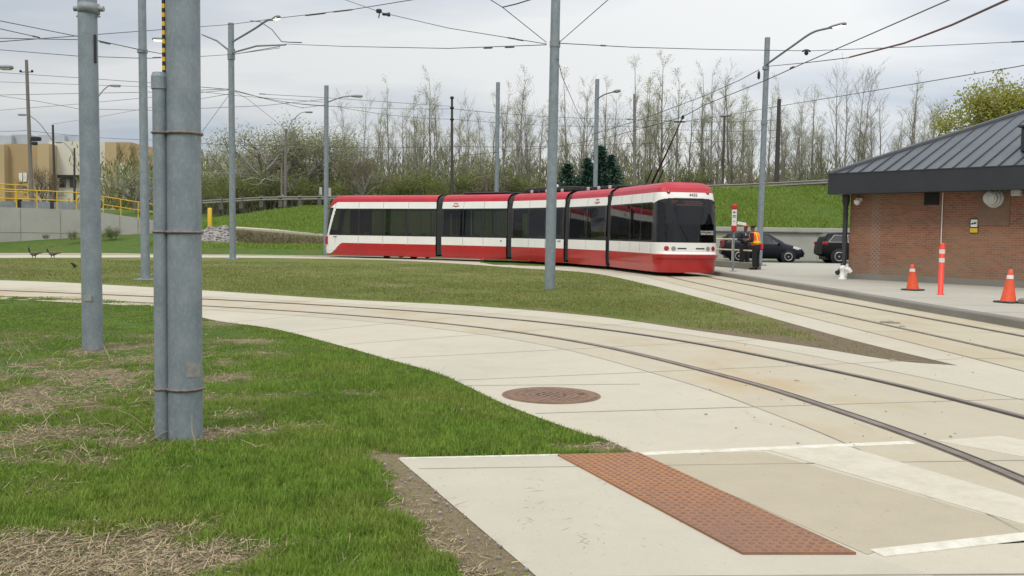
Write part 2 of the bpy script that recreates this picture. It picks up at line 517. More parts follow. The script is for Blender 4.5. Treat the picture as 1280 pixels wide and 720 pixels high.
def leaf_mat(name, a, b, trans=.35, rnd=.35):
    m, nt, p = newmat(name)
    p.inputs['Roughness'].default_value = .65; p.inputs['Specular IOR Level'].default_value = .2
    v = coords(nt)
    oi = nd(nt, 'ShaderNodeObjectInfo')
    f = noise(nt, v, .9, 4, .7, .3, .7)
    col = mixc(nt, f, a, b)
    mm = nd(nt, 'ShaderNodeMath', operation='MULTIPLY'); mm.inputs[1].default_value = rnd; nt.links.new(oi.outputs['Random'], mm.inputs[0])
    col = mixc(nt, mm.outputs[0], col, tuple(x * .55 for x in a))
    nt.links.new(col, p.inputs['Base Color'])
    tl = nd(nt, 'ShaderNodeBsdfTranslucent'); nt.links.new(col, tl.inputs[0])
    mx = nd(nt, 'ShaderNodeMixShader'); mx.inputs[0].default_value = trans
    nt.links.new(p.outputs[0], mx.inputs[1]); nt.links.new(tl.outputs[0], mx.inputs[2])
    nt.links.new(mx.outputs[0], nt.nodes['Material Output'].inputs['Surface'])
    return m
M_popleaf = leaf_mat('poplar_pale_leaf', (0.475, 0.475, 0.302), (0.389, 0.410, 0.205))
M_poptwig = mat('poplar_twig', (0.300, 0.275, 0.237), (0.400, 0.375, 0.325), 2, .9)
M_bark = mat('grey_bark', (0.175, 0.156, 0.138), (0.275, 0.250, 0.225), 3, .95, stretch=(5.000, 5.000, 1.250))
M_olive = leaf_mat('young_olive_leaf', (.22, .26, .075), (.30, .33, .12))
M_shrubl = leaf_mat('shrub_green_leaf', (0.161, 0.201, 0.046), (0.230, 0.253, 0.075))
M_shrubd = leaf_mat('shrub_dark_leaf', (0.120, 0.144, 0.050), (0.186, 0.198, 0.078))
M_shrubb = leaf_mat('shrub_brown_twig', (.22, .18, .11), (.29, .24, .155))
M_fir = leaf_mat('evergreen_needle', (0.021, 0.068, 0.048), (0.045, 0.105, 0.072), .1)
M_yelleaf = leaf_mat('yellow_green_leaf', (.43, .42, .10), (.34, .35, .08), .4)

def brick_mat():
    m, nt, p = newmat('red_brick')
    p.inputs['Roughness'].default_value = .9
    v = coords(nt)
    sx = nd(nt, 'ShaderNodeSeparateXYZ'); nt.links.new(v, sx.inputs[0])
    ad = nd(nt, 'ShaderNodeMath', operation='ADD'); nt.links.new(sx.outputs[0], ad.inputs[0]); nt.links.new(sx.outputs[1], ad.inputs[1])
    cb = nd(nt, 'ShaderNodeCombineXYZ'); nt.links.new(ad.outputs[0], cb.inputs[0]); nt.links.new(sx.outputs[2], cb.inputs[1])
    br = nd(nt, 'ShaderNodeTexBrick')
    br.inputs['Scale'].default_value = 1; br.inputs['Mortar Size'].default_value = .007; br.inputs['Brick Width'].default_value = .21
    br.inputs['Row Height'].default_value = .0725; br.inputs['Bias'].default_value = 0
    br.inputs['Color1'].default_value = rgb((.285, .108, .062)); br.inputs['Color2'].default_value = rgb((.18, .068, .043)); br.inputs['Mortar'].default_value = rgb((.25, .20, .15))
    nt.links.new(cb.outputs[0], br.inputs['Vector'])
    # weathered, yellowish-dusty area on the left of the wall and near the base
    w = noise(nt, v, .45, 5, .6, .4, .7)
    mm = nd(nt, 'ShaderNodeMath', operation='MULTIPLY'); mm.inputs[1].default_value = .5; nt.links.new(w, mm.inputs[0])
    col = mixc(nt, mm.outputs[0], br.outputs['Color'], (.27, .18, .105))
    z = nd(nt, 'ShaderNodeMapRange', clamp=True); z.inputs[1].default_value = 1.0; z.inputs[2].default_value = .1; z.inputs[3].default_value = 0; z.inputs[4].default_value = 1
    nt.links.new(sx.outputs[2], z.inputs[0])
    n2 = noise(nt, v, 1.5, 6, .7, .35, .7)
    m2 = nd(nt, 'ShaderNodeMath', operation='MULTIPLY'); nt.links.new(z.outputs[0], m2.inputs[0]); nt.links.new(n2, m2.inputs[1])
    col = mixc(nt, m2.outputs[0], col, (.21, .185, .135))
    # mismatched repair bricks
    xm = nd(nt, 'ShaderNodeMath', operation='COMPARE'); xm.inputs[1].default_value = .98; xm.inputs[2].default_value = .17; nt.links.new(ad.outputs[0], xm.inputs[0])
    ck = nd(nt, 'ShaderNodeTexChecker'); ck.inputs['Scale'].default_value = 1 / .0725; nt.links.new(cb.outputs[0], ck.inputs['Vector'])
    m5 = nd(nt, 'ShaderNodeMath', operation='MULTIPLY'); nt.links.new(xm.outputs[0], m5.inputs[0]); nt.links.new(ck.outputs['Fac'], m5.inputs[1])
    m6 = nd(nt, 'ShaderNodeMath', operation='MULTIPLY'); m6.inputs[1].default_value = .6; nt.links.new(m5.outputs[0], m6.inputs[0])
    col = mixc(nt, m6.outputs[0], col, (.27, .22, .19))
    nt.links.new(col, p.inputs['Base Color'])
    inv = nd(nt, 'ShaderNodeMath', operation='SUBTRACT'); inv.inputs[0].default_value = 1; nt.links.new(br.outputs['Fac'], inv.inputs[1])
    bump(nt, p, inv.outputs[0], .5, .008)
    return m
M_brick = brick_mat()
M_fascia = mat('charcoal_fascia', (.022, .024, .029), (.028, .03, .035), 2, .5)
M_roof = mat('grey_metal_roof', (0.085, 0.092, 0.102), (0.105, 0.112, 0.121), 1.5, .4, .3)
M_seamrib = mat('roof_seam_dark', (.05, .054, .062), rough=.5, metal=.2)
def tactile_mat():
    m, nt, p = newmat('rusted_cast_iron')
    p.inputs['Roughness'].default_value = .8
    v = coords(nt, 'World')
    a = noise(nt, v, 3, 7, .7, .3, .7)
    sx = nd(nt, 'ShaderNodeSeparateXYZ'); nt.links.new(v, sx.inputs[0])
    g = nd(nt, 'ShaderNodeMapRange', clamp=True); g.inputs[1].default_value = 5.2; g.inputs[2].default_value = 6.6; nt.links.new(sx.outputs[1], g.inputs[0])
    ad = nd(nt, 'ShaderNodeMath', operation='MULTIPLY_ADD', use_clamp=True); ad.inputs[1].default_value = .7; nt.links.new(a, ad.inputs[0]); nt.links.new(g.outputs[0], ad.inputs[2])
    col = mixc(nt, ad.outputs[0], (.21, .118, .078), (.34, .155, .058))
    col = mixc(nt, noise(nt, v, 30, 4, .7, .5, .75), col, (.19, .10, .07))
    nt.links.new(col, p.inputs['Base Color'])
    return m
M_tact = tactile_mat()
M_dome = mat('rusted_iron_dome', (.17, .085, .06), (.24, .125, .085), 20, .7)
M_manh = mat('rusty_manhole_iron', (.25, .15, .098), (.18, .11, .075), 8, .8, .1, .5, 60, coord='World')
M_manh_d = mat('manhole_dark_wear', (.07, .05, .042), (.13, .09, .068), 20, .7, .2, coord='World')
M_gravel = mat('pale_gravel', (.36, .335, .32), (.22, .20, .19), 6, .9, 0, .9, 12, coord='World')
# ================================================================== SETTING
def xy(p): return (p.x, p.y)
# --- surveyed outlines
LAWN_EDGE = [(-30, 26.5, 0), (-20, 24.6, 0), (-14, 23.4, 0)] + [tuple(G(*q)) for q in ((0, 370), (100, 372), (192, 381), (262, 399.5), (340, 411), (420, 431), (490, 451), (552, 469), (631, 506), (716, 538), (758, 551), (798, 568.5))]
LAWN_EDGE = spline(LAWN_EDGE, 6)
SLAB_A = G(697, 570); SLAB_B = G(497, 574); SLAB_C = G(668, 720)
SLAB_D = SLAB_B + (SLAB_C - SLAB_B) * 2.2
NEAR_CENTRE = spline([(4.6, -6, 0), (4.5, 1, 0), (4.3, 4, 0), (4.1, 6.9, 0), (3.72, 9, 0), (3.15, 11, 0), (1.85, 14.05, 0), (0, 16.5, 0), (-2.6, 18.55, 0), (-6, 20.3, 0), (-10, 21.8, 0), (-16, 23.6, 0), (-24, 25.4, 0), (-34, 27.2, 0), (-46, 29, 0)], 10)
TRAM_C = spline([(8.3, -6, 0), (8.1, 2, 0), (7.95, 8, 0), (7.75, 14, 0), (7.45, 20, 0), (7.05, 28, 0), (6.75, 34, 0), (6.55, 37.4, 0), (5.4, 42.8, 0), (3.8, 47.0, 0), (.75, 50.95, 0), (-3.3, 54.15, 0), (-10.4, 57.45, 0), (-15, 58.2, 0), (-20, 57.2, 0), (-27, 53.3, 0), (-33, 48, 0), (-40, 41, 0)], 10)
NEAR_FAR_EDGE = spline([tuple(G(*q)) for q in ((1197, 457.5), (1117, 451), (1012, 434), (880, 415), (737, 395), (578, 382), (420, 374), (200, 360), (0, 350.5))] + [(-24, 28.6, 0), (-46, 32, 0)], 6)
ISL_UP = spline([(-46, 30.5, 0), (-36, 38.5, 0), (-29, 44, 0), (-23, 48.5, 0), (-16.6, 52.2, 0), (-11, 53, 0), (-6.5, 51.8, 0), tuple(G(570, 329.5)), tuple(G(640, 334.5)), tuple(G(735, 341)), tuple(G(809, 355.6)), tuple(G(880, 374)), tuple(G(1012, 411)), tuple(G(1091, 432)), tuple(G(1197, 457.5))], 6)
OUTER = [p for p in offset(TRAM_C, -2.6)]            # right side looking away from camera
# pavement outline
pav = list(LAWN_EDGE) + [SLAB_A, SLAB_B, SLAB_C, SLAB_D, Vector((SLAB_D.x, -6, 0)), Vector((13, -6, 0)), Vector((13, 20, 0)), Vector((12, 38, 0))]
pav += [p for p in OUTER if p.y > 38.5 or p.x < 0]
pav += ISL_UP + NEAR_FAR_EDGE[1:]
struct(MB().sheet([xy(p) for p in pav], .006).build('concrete_pavement', M_conc))

# --- terrain: one sheet reaching the horizon
def terrain_z(x, y):
    L = interp([(0, -.004), (59.5, -.004), (60.5, .12), (62, .42), (65.4, .52), (66.4, .62), (67.3, 1.4), (69, 1.62), (79, 3.45), (81, 3.6), (120, 3.8), (1e4, 3.8)], y)
    LL = interp([(0, -.004), (58, -.004), (60.5, .2), (62, .5), (68, 1.2), (75, 2.0), (90, 3.2), (1e4, 3.4)], y)
    yw = 59.75
    Rr = interp([(0, -.004), (46, -.004), (50, .08), (yw, .1), (yw + .05, 2.0), (69.5, 4.95 + .03 * (min(x, 30) - 15)), (71, 5.0 + .03 * (min(x, 30) - 15)), (1e4, 5.2)], y)
    a = min(max((x + 4) / 11, 0), 1); a = a * a * (3 - 2 * a)
    b = min(max((-17 - x) / 8, 0), 1)
    return (L * (1 - b) + LL * b) * (1 - a) + Rr * a
xs = sorted(set([-1600, -900, -500, -300, -200, -150, -110, -80] + [x * 1.5 for x in range(-44, 45)] + [80, 110, 150, 200, 300, 500, 900, 1600]))
ys = sorted(set([-200, -60, -20, 0, 15, 30, 45, 50, 55, 58] + [59 + .5 * i for i in range(0, 52)] + [59.75, 59.8] + [86, 90, 95, 100, 110, 120, 150, 200, 300, 500, 900, 1800]))
vs = []
for y in ys:
    for x in xs:
        z = terrain_z(x, y)
        if y > 60 and abs(x) < 80 and (y > 69 or x > 5) and y < 86: z += (float(vnoise(x, y, .4, 5)) - .5) * .18
        vs.append((x, y, z))
nx = len(xs)
fs = [(j * nx + i, j * nx + i + 1, (j + 1) * nx + i + 1, (j + 1) * nx + i) for j in range(len(ys) - 1) for i in range(nx - 1)]
struct(MB().add(vs, fs, 0, True).build('ground', M_ground))

# --- island between the two tracks
isl = ISL_UP + NEAR_FAR_EDGE[1:]
isl_sheet = [xy(p) for p in isl]

# bare soil towards the tip of the island, ragged against the grass
def soil_at(x, y, ed):
    return np.clip((np.clip((17.5 - y) / 3.2, 0, 1) * 1.1 + np.clip((.55 - ed) / .4, 0, 1) * .7 * np.clip((30 - y) / 8, 0, 1) * (x > 0) + (fbm(x, y, .9, 50) - .5) * 1.6 - .5) / .25, 0, 1)
isl_edges = [xy(p) for p in ISL_UP] + [xy(p) for p in NEAR_FAR_EDGE]
bm = bmesh.new()
vv = [bm.verts.new((p[0], p[1], .003)) for p in isl_sheet[:-1]]
from mathutils.geometry import delaunay_2d_cdt
inner = []
for yy in np.concatenate([np.arange(11.8, 34, .16), np.arange(34, 54, 1.2)]):
    st = .10 if yy < 34 else 1.2
    xx_ = np.arange(-2 if yy < 34 else -44, 6, st)
    inner.append(np.stack([xx_, np.full_like(xx_, yy)], 1))
inner.append(np.stack([g_.ravel() for g_ in np.meshgrid(np.arange(-44, -2, 1.2), np.arange(17, 34, 1.2))], 1))
inner = np.concatenate(inner)
k = inpoly(inner[:, 0], inner[:, 1], isl_sheet)
inner = inner[k]; k = edgedist(inner[:, 0], inner[:, 1], isl_edges) > .03; inner = inner[k]
bm.free()
nb = len(isl_sheet) - 1
allp = [Vector(p) for p in isl_sheet[:-1]] + [Vector(p) for p in inner.tolist()]
cd = delaunay_2d_cdt(allp, [(i, (i + 1) % nb) for i in range(nb)], [], 0, 1e-5)
cv = np.array([tuple(p) for p in cd[0]])
ctr = np.array([[cv[i] for i in f] for f in cd[2]]).mean(1)
kf = inpoly(ctr[:, 0], ctr[:, 1], isl_sheet)
me = bpy.data.meshes.new('island_ground')
me.from_pydata([(p[0], p[1], .003) for p in cv], [], [tuple(f) for f, ok_ in zip(cd[2], kf) if ok_])
so_ = soil_at(cv[:, 0], cv[:, 1], edgedist(cv[:, 0], cv[:, 1], isl_edges)) * (cv[:, 1] < 34)
at = me.attributes.new('bare', 'FLOAT', 'POINT'); at.data.foreach_set('value', so_.astype(np.float32))
me.materials.append(M_island); me.update()
if me.polygons[0].normal.z < 0: me.flip_normals()
struct(link('island_ground', me))
# --- track slabs, joints, paint
def ribbon(path, o0, o1, z, mi=0, mb=None):
    mb = mb or MB()
    a = offset(path, o0); b = offset(path, o1)
    n = len(path)
    vs = [(p.x, p.y, z) for p in a] + [(p.x, p.y, z) for p in b]
    return mb.add(vs, [(i, i + 1, n + i + 1, n + i) for i in range(n - 1)], mi)
struct(ribbon(NEAR_CENTRE, -1.42, 1.42, .0072).build('near_track_slab', M_track))
struct(ribbon(TRAM_C, -1.9, 1.6, .0072).build('streetcar_track_slab', M_track2))
jm = MB()
for o in (-1.45, 1.43):
    ribbon(NEAR_CENTRE, o - .009, o + .009, .0088, 0, jm)
for o in (1.63,):
    ribbon(TRAM_C, o - .014, o + .014, .0115, 0, jm)
acc = 0; last = 1e9
near_l = offset(NEAR_CENTRE, 5.5); near_r = offset(NEAR_CENTRE, -3.2)
def seg_joint(a, b, w=.007, z=.0092):
    t = (b - a).normalized(); n_ = Vector((-t.y, t.x, 0)) * w
    jm.add([(p.x, p.y, z) for p in (a - n_, b - n_, b + n_, a + n_)], [(0, 1, 2, 3)])
lawn_poly = [xy(p) for p in LAWN_EDGE] + [xy(SLAB_A), xy(SLAB_B), xy(SLAB_C), xy(SLAB_D), (SLAB_D.x, -6), (-30, -6)]
isl_poly = [xy(p) for p in isl]
s_acc = 0
for i in range(1, len(NEAR_CENTRE)):
    s_acc += (NEAR_CENTRE[i] - NEAR_CENTRE[i - 1]).length
    if s_acc > 2.3:
        s_acc = 0
        a, b = near_l[i], near_r[i]
        # clip to the pavement
        pts = [a.lerp(b, k / 80) for k in range(81)]
        X = np.array([p.x for p in pts]); Y = np.array([p.y for p in pts])
        ok = ~(inpoly(X, Y, lawn_poly) | inpoly(X, Y, isl_poly))
        ix = np.where(ok)[0]
        if len(ix) > 4: seg_joint(pts[ix[0]], pts[ix[-1]])
s_acc = 0
tl_, tr_ = offset(TRAM_C, 1.6), offset(TRAM_C, -1.3)
for i in range(1, len(TRAM_C)):
    s_acc += (TRAM_C[i] - TRAM_C[i - 1]).length
    if s_acc > 3.5:
        s_acc = 0; seg_joint(tl_[i], tr_[i])
seg_joint(G(430, 484), G(800, 481))
struct(jm.build('slab_joints', M_joint))

# --- crossing: grey slab, tan slabs, painted lines
slab = [SLAB_A, SLAB_B, SLAB_C, SLAB_D, Vector((SLAB_D.x, -2, 0)), Vector((3.0, -2, 0)), G(1230, 740), G(1085, 697), G(926, 697)]
struct(MB().sheet([xy(p) for p in slab], .0076).build('pedestrian_slab', M_slab))
tan1 = [G(799, 569), G(955, 566), G(1340, 676), G(1340, 664), G(1096, 691), G(1084, 695)]
struct(MB().sheet([xy(p) for p in tan1], .0082).build('crossing_slab', M_tanslab))
pm = MB()
def stroke(a, b, wa, wb, z=.0112):
    t = (b - a).normalized(); n_ = Vector((-t.y, t.x, 0))
    pm.prism([xy(a - n_ * wa), xy(b - n_ * wb), xy(b + n_ * wb), xy(a + n_ * wa)], .006, z)
stroke(G(500, 574.5), G(700, 570), .02, .022); stroke(G(799, 569), G(1140, 554.5), .045, .05); stroke(G(1096, 693.5), G(1330, 667), .055, .055)
struct(pm.build('painted_line', M_paint))
fm = MB()
def fquad(*q): fm.prism([(G(*p).x, G(*p).y) for p in q], .006, .0102)
fquad((958, 563), (1050, 557), (1330, 640), (1330, 672))
fquad((1170, 552), (1250, 546), (1330, 560), (1330, 582))
struct(fm.build('faded_painted_band', M_faded))
sc_ = MB(); r_ = random.Random(21)
for cx0, cy0, cx1, cy1, nn_ in ((668, 600, 655, 665, 16), (752, 600, 742, 690, 14), (700, 640, 730, 700, 6)):
    for k in range(nn_):
        t_ = r_.random(); g0 = G(cx0 + (cx1 - cx0) * t_ + r_.gauss(0, 7), cy0 + (cy1 - cy0) * t_)
        a_ = r_.uniform(.2, 2.4); l_ = r_.uniform(.01, .06); w_ = r_.uniform(.0012, .003)
        d_ = Vector((math.cos(a_), math.sin(a_), 0)); n2_ = Vector((-d_.y, d_.x, 0)) * w_
        sc_.add([(p.x, p.y, .0088) for p in (g0 - d_ * l_ - n2_ * .3, g0 - n2_, g0 + d_ * l_, g0 + n2_)], [(0, 1, 2, 3)])
struct(sc_.build('scuff_marks', M_scuff), 'stuff')

# --- platform
curb = spline([(9.35, -6, 0), (9.3, 4, 0), (9.2, 12, 0), (9.08, 17.5, 0), (8.92, 21.6, 0), (8.78, 27, 0), (8.45, 32.4, 0), (8.0, 39.1, 0), (7.6, 43, 0), (6.6, 48, 0)], 6)
plat = [xy(p) for p in offset(curb, -.32)] + [(8.2, 52.6), (28, 52.6), (34, 30), (34, -6)]
struct(MB().prism(plat, -.05, .15).build('platform_pavement', M_plat))
km = MB(); i1 = curb; i2 = offset(curb, -.32)
n = len(curb)
km.add([(p.x, p.y, -.02) for p in i1] + [(p.x + .015, p.y, .135) for p in i1] + [(p.x + .03, p.y, .155) for p in i1] + [(p.x, p.y, .155) for p in i2],
       [(k * n + i, k * n + i + 1, (k + 1) * n + i + 1, (k + 1) * n + i) for k in range(3) for i in range(n - 1)])
struct(km.build('platform_kerb', M_kerb))
pj = MB()
def pseg(a, b, w=.012, z=.1545):
    t = (b - a).normalized(); n_ = Vector((-t.y, t.x, 0)) * w
    pj.add([(p.x, p.y, z) for p in (a - n_, b - n_, b + n_, a + n_)], [(0, 1, 2, 3)])
for k in range(2, len(curb) - 1, 3):
    if curb[k].y > 3: pseg(i2[k], i2[k] + Vector((2.6 + .1 * (k % 3), .25, 0)))
pseg(G(960, 327.5, .15), G(900, 334, .15)); pseg(G(955, 343, .15), G(1052, 349, .15))
struct(pj.build('platform_joints', M_joint))
struct(MB().sheet([(6, 52.6), (40, 52.6), (40, 57.2), (6, 57.2)], .115).build('parking_lot', M_asph))

# --- rails
def rail(path, o, label, dusty=False):
    mb = MB()
    ribbon(path, o - (.06 if dusty else .075), o + (.06 if dusty else .075), .0105, 1, mb)
    side = 1 if o < 0 else -1            # flangeway on the gauge side
    ribbon(path, o + side * .035 - .028, o + side * .035 + .028, .012, 2, mb)
    for a, b, z0, z1 in ((-.036, -.036, .008, .019), (-.036, .036, .019, .019), (.036, .036, .019, .008)):
        A = offset(path, o + a - side * .02); B = offset(path, o + b - side * .02)
        n = len(path)
        mb.add([(p.x, p.y, z0) for p in A] + [(p.x, p.y, z1) for p in B], [(i, i + 1, n + i + 1, n + i) for i in range(n - 1)], 0)
    return tag(mb.build('track_rail', [M_railtop, M_raild, M_grooved] if dusty is True else [M_railtop, M_railm, M_groove] if dusty else [M_railtop, M_rail, M_groove]), label, 'rail', 'rails set in the concrete')
rail(NEAR_CENTRE, .75, 'dark rusty rail nearest the manhole cover, sweeping across the foreground concrete')
rail(NEAR_CENTRE, -.75, 'dark rail on the island side of the empty foreground track', 2)
rail(TRAM_C, .75, 'rusty rail under the streetcar on the side of the grass island', True)
rail(TRAM_C, -.75, 'rusty rail under the streetcar on the side of the platform kerb', True)

# --- tactile plate
def tactile():
    a, b, c, d = G(697, 571), G(798, 568.6), G(1070, 695), G(928, 695)
    mb = MB(); z0 = .004; z1 = .020
    q = [a, d, c, b]
    mb.add([(p.x, p.y, z0) for p in q] + [(p.x, p.y, z1) for p in q], [(4, 5, 6, 7)] + [(i, (i + 1) % 4, (i + 1) % 4 + 4, i + 4) for i in range(4)], 0)
    NU, NV = 11, 40
    for i in range(NU):
        for j in range(NV):
            u = (i + .5 + .0 * (j % 2)) / NU; v = (j + .5) / NV
            p = a.lerp(b, u).lerp(d.lerp(c, u), v)
            M = Matrix.Translation((p.x, p.y, z1))
            mb.lathe([(.017, -.001), (.014, .004), (.008, .006)], 7, 1, True, M)
    ob = mb.build('tactile_plate', [M_tact, M_dome])
    tag(ob, 'rust red cast iron tactile plate with raised domes at the foreground crossing', 'tactile plate')
    return ob
tactile()
# --- manhole
p = G(689, 495)
mb = MB()
mb.lathe([(.485, .0), (.485, .0195), (.455, .0195), (.45, .016), (.445, .016), (.445, .0215), (.0, .0215)], 48, 0, False)
for k in range(6):
    for i in range(max(1, k * 6)):
        w = 2 * PI * i / max(1, k * 6); r = k * .07
        mb.box((r * math.cos(w), r * math.sin(w), .0225), (.035, .035, .005), 1 if k < 3 else 0)
mb.lathe([(.03, .021), (.03, .028), (0, .028)], 10, 1, False, Matrix.Translation((.30, .05, 0)))
tag(mb.build('manhole_cover', [M_manh, M_manh_d], None, (p.x, p.y, -.008)), 'round rusty brown manhole cover in the pale concrete beside the lawn', 'manhole cover')

# ------------------------------------------------------------------ foreground lawn
X = np.arange(-11, 2.2, .05); Y = np.arange(1.5, 25.5, .05)
GX, GY = np.meshgrid(X, Y)
edge_line = [xy(p) for p in LAWN_EDGE] + [xy(SLAB_A), xy(SLAB_B), xy(SLAB_C), xy(SLAB_D)]
slab_line = [xy(SLAB_B), xy(SLAB_C), xy(SLAB_D)]
# bare and thatchy spots, surveyed: pixel centre, half sizes in metres
SPOTS = [(130, 700, .85, .42, 1), (235, 705, .35, .25, .9), (40, 690, .6, .3, .8), (225, 690, .3, .16, .8), (445, 492, .15, .13, 1), (300, 427, .45, .22, .9), (330, 443, .3, .2, .7), (275, 472, .28, .3, .9), (262, 405, .35, .5, .7),
         (30, 500, .7, .8, .95), (90, 470, .5, .6, .8), (45, 545, .5, .35, .8), (130, 478, .4, .5, .8), (250, 545, .42, .22, .95), (300, 520, .25, .18, .7), (165, 555, .35, .2, .8), (110, 580, .35, .16, .7), (385, 535, .2, .13, .7),
         (120, 440, .4, .7, .8), (170, 450, .4, .6, .7), (60, 455, .4, .5, .5), (755, 560, .35, .12, 1), (600, 650, .12, .1, .6), (350, 497, .25, .2, .5), (15, 470, .4, .8, .8), (210, 420, .5, .5, .6)]
def bare_at(x, y):
    b = np.zeros_like(x)
    n1 = fbm(x, y, 2.2, 1); n2 = fbm(x, y, 7, 4)
    for px, py, a, c, s in SPOTS:
        g = G(px, py)
        d = np.hypot((x - g.x) / a, (y - g.y) / c)
        b = np.maximum(b, s * np.clip(1.55 - d + (n1 - .5) * 1.9 + (n2 - .5) * 1.4, 0, 1))
    d = edgedist(x, y, slab_line)
    b = np.maximum(b, np.clip((.34 - d + (n1 - .5) * .5) / .10, 0, 1))
    # rough ground on the left
    rough = np.clip((-.35 * y * .55 - x - .2) / 1.5, 0, 1) * np.clip((y - 5) / 2, 0, 1) * np.clip((15 - y) / 3, 0, 1)
    b = np.maximum(b, np.clip((n1 * .6 + n2 * .4 - .41) * 5, 0, 1) * rough * .92)
    b = np.maximum(b, np.clip((n2 * .6 + n1 * .4 - .66) * 6, 0, .5))
    return b
inside = inpoly(GX, GY, lawn_poly)
ED = edgedist(GX, GY, edge_line)
def lawn_h(x, y, ed):
    return np.clip(ed / .5, 0, 1) * ((fbm(x, y, .8, 2) - .45) * .06 + (fbm(x, y, 3.5, 6) - .5) * .04)
BA = bare_at(GX, GY)
GZ = lawn_h(GX, GY, ED) + .003
near_in = inside | (ED < .09)
idx = -np.ones(GX.shape, int)
use = near_in
idx[use] = np.arange(use.sum())
q = use[:-1, :-1] & use[1:, :-1] & use[:-1, 1:] & use[1:, 1:]
jj, ii = np.where(q)
F = np.stack([idx[jj, ii], idx[jj, ii + 1], idx[jj + 1, ii + 1], idx[jj + 1, ii]], 1)
me = bpy.data.meshes.new('lawn')
V = np.stack([GX[use], GY[use], np.minimum(GZ[use], np.where(inside[use], 9, .003))], 1)
me.from_pydata(V.tolist(), [], F.tolist())
me.polygons.foreach_set('use_smooth', [True] * len(F))
at = me.attributes.new('bare', 'FLOAT', 'POINT'); at.data.foreach_set('value', BA[use].astype(np.float32))
me.materials.append(M_lawn); me.update()
struct(link('lawn', me))

def blade_mesh(name, x, y, z, h, w, mats, mi=None, lean=.5, rng=np.random.default_rng(5)):
    """bent grass blades, two faces each"""
    n = len(x)
    a = rng.random(n) * 2 * PI; b = rng.random(n) * 2 * PI
    dx, dy = np.cos(a) * w / 2, np.sin(a) * w / 2
    lx, ly = np.cos(b) * h * lean * rng.random(n), np.sin(b) * h * lean * rng.random(n)
    P = np.empty((n, 5, 3), np.float32)
    P[:, 0] = np.stack([x - dx, y - dy, z], 1); P[:, 1] = np.stack([x + dx, y + dy, z], 1)
    P[:, 2] = np.stack([x + dx * .7 + lx * .4, y + dy * .7 + ly * .4, z + h * .6], 1); P[:, 3] = np.stack([x - dx * .7 + lx * .4, y - dy * .7 + ly * .4, z + h * .6], 1)
    P[:, 4] = np.stack([x + lx, y + ly, z + h], 1)
    me = bpy.data.meshes.new(name)
    me.vertices.add(n * 5); me.vertices.foreach_set('co', P.reshape(-1))
    o = np.arange(n)[:, None] * 5
    li = np.concatenate([o + np.array([0, 1, 2, 3]), o + np.array([3, 2, 4])], 1).reshape(-1)
    me.loops.add(n * 7); me.loops.foreach_set('vertex_index', li.astype(np.int32))
    st = (np.arange(n)[:, None] * 7 + np.array([0, 4])).reshape(-1)
    me.polygons.add(n * 2); me.polygons.foreach_set('loop_start', st.astype(np.int32))
    for m in mats: me.materials.append(m)
    if mi is not None: me.polygons.foreach_set('material_index', np.repeat(mi, 2).astype(np.int32))
    me.update(calc_edges=True); me.validate()
    return link(name, me)

def scatter_view(n, x0, x1, y0, y1, rng, power=1.6):
    """more samples close to the viewpoint side of the lawn"""
    u = rng.random(n)
    y = (y0 ** (1 - power) + u * (y1 ** (1 - power) - y0 ** (1 - power))) ** (1 / (1 - power))
    x = (x0 + rng.random(n) * (x1 - x0)) * y
    return x, y
rng = np.random.default_rng(11)
x, y = scatter_view(680000, -.66, .22, 3.6, 24.5, rng, 1.25)
k = inpoly(x, y, lawn_poly); x, y = x[k], y[k]
ed = edgedist(x, y, edge_line); ba = bare_at(x, y)
k = (rng.random(len(x)) > ba * .93) & (rng.random(len(x)) < np.clip(ed / .04, .25, 1)); x, y, ed, ba = x[k], y[k], ed[k], ba[k]
h = (.016 + .042 * rng.random(len(x)) ** 1.4) * (.55 + .9 * fbm(x, y, 1.6, 8)) * (1 - .6 * ba) * (1 - .35 * np.clip((-.19 * y - x - .1) / 1.5, 0, 1) * np.clip((y - 5) / 2, 0, 1)) * (.8 + .4 * np.clip(ed / .3, 0, 1)) * np.where(y > 12, .8, 1)
w = .0026 + .0024 * rng.random(len(x)) + .00036 * y
struct(blade_mesh('lawn_grass', x, y, lawn_h(x, y, ed), h, w, [M_blade], lean=.9), 'stuff')
# dead straw and thatch
x, y = scatter_view(330000, -.66, .2, 3.8, 20, rng, 1.2)
k = inpoly(x, y, lawn_poly); x, y = x[k], y[k]
ed = edgedist(x, y, edge_line); ba = bare_at(x, y)
dsl = edgedist(x, y, slab_line); ba = ba * np.clip((dsl - .12) / .25, .12, 1)
k = rng.random(len(x)) < np.clip(ba * .42 - .04, 0, .34); x, y, ed = x[k], y[k], ed[k]
n = len(x)
L = .022 + .07 * rng.random(n) ** 2; a = rng.random(n) * 2 * PI; el = rng.random(n) ** 4 * .7
w = .0009 + .0013 * rng.random(n) + .00016 * y
cx, cy = np.cos(a), np.sin(a)
z = lawn_h(x, y, ed) + .006 + .014 * rng.random(n)
P = np.empty((n, 4, 3), np.float32)
sx, sy = -cy * w, cx * w
ex, ey, ez = x + cx * L * np.cos(el), y + cy * L * np.cos(el), z + L * np.sin(el)
P[:, 0] = np.stack([x - sx, y - sy, z], 1); P[:, 1] = np.stack([x + sx, y + sy, z + .002], 1)
P[:, 2] = np.stack([ex + sx * .5, ey + sy * .5, ez], 1); P[:, 3] = np.stack([ex - sx * .5, ey - sy * .5, ez], 1)
me = bpy.data.meshes.new('dead_straw')
me.vertices.add(n * 4); me.vertices.foreach_set('co', P.reshape(-1))
me.loops.add(n * 4); me.loops.foreach_set('vertex_index', np.arange(n * 4, dtype=np.int32))
me.polygons.add(n); me.polygons.foreach_set('loop_start', np.arange(n, dtype=np.int32) * 4)
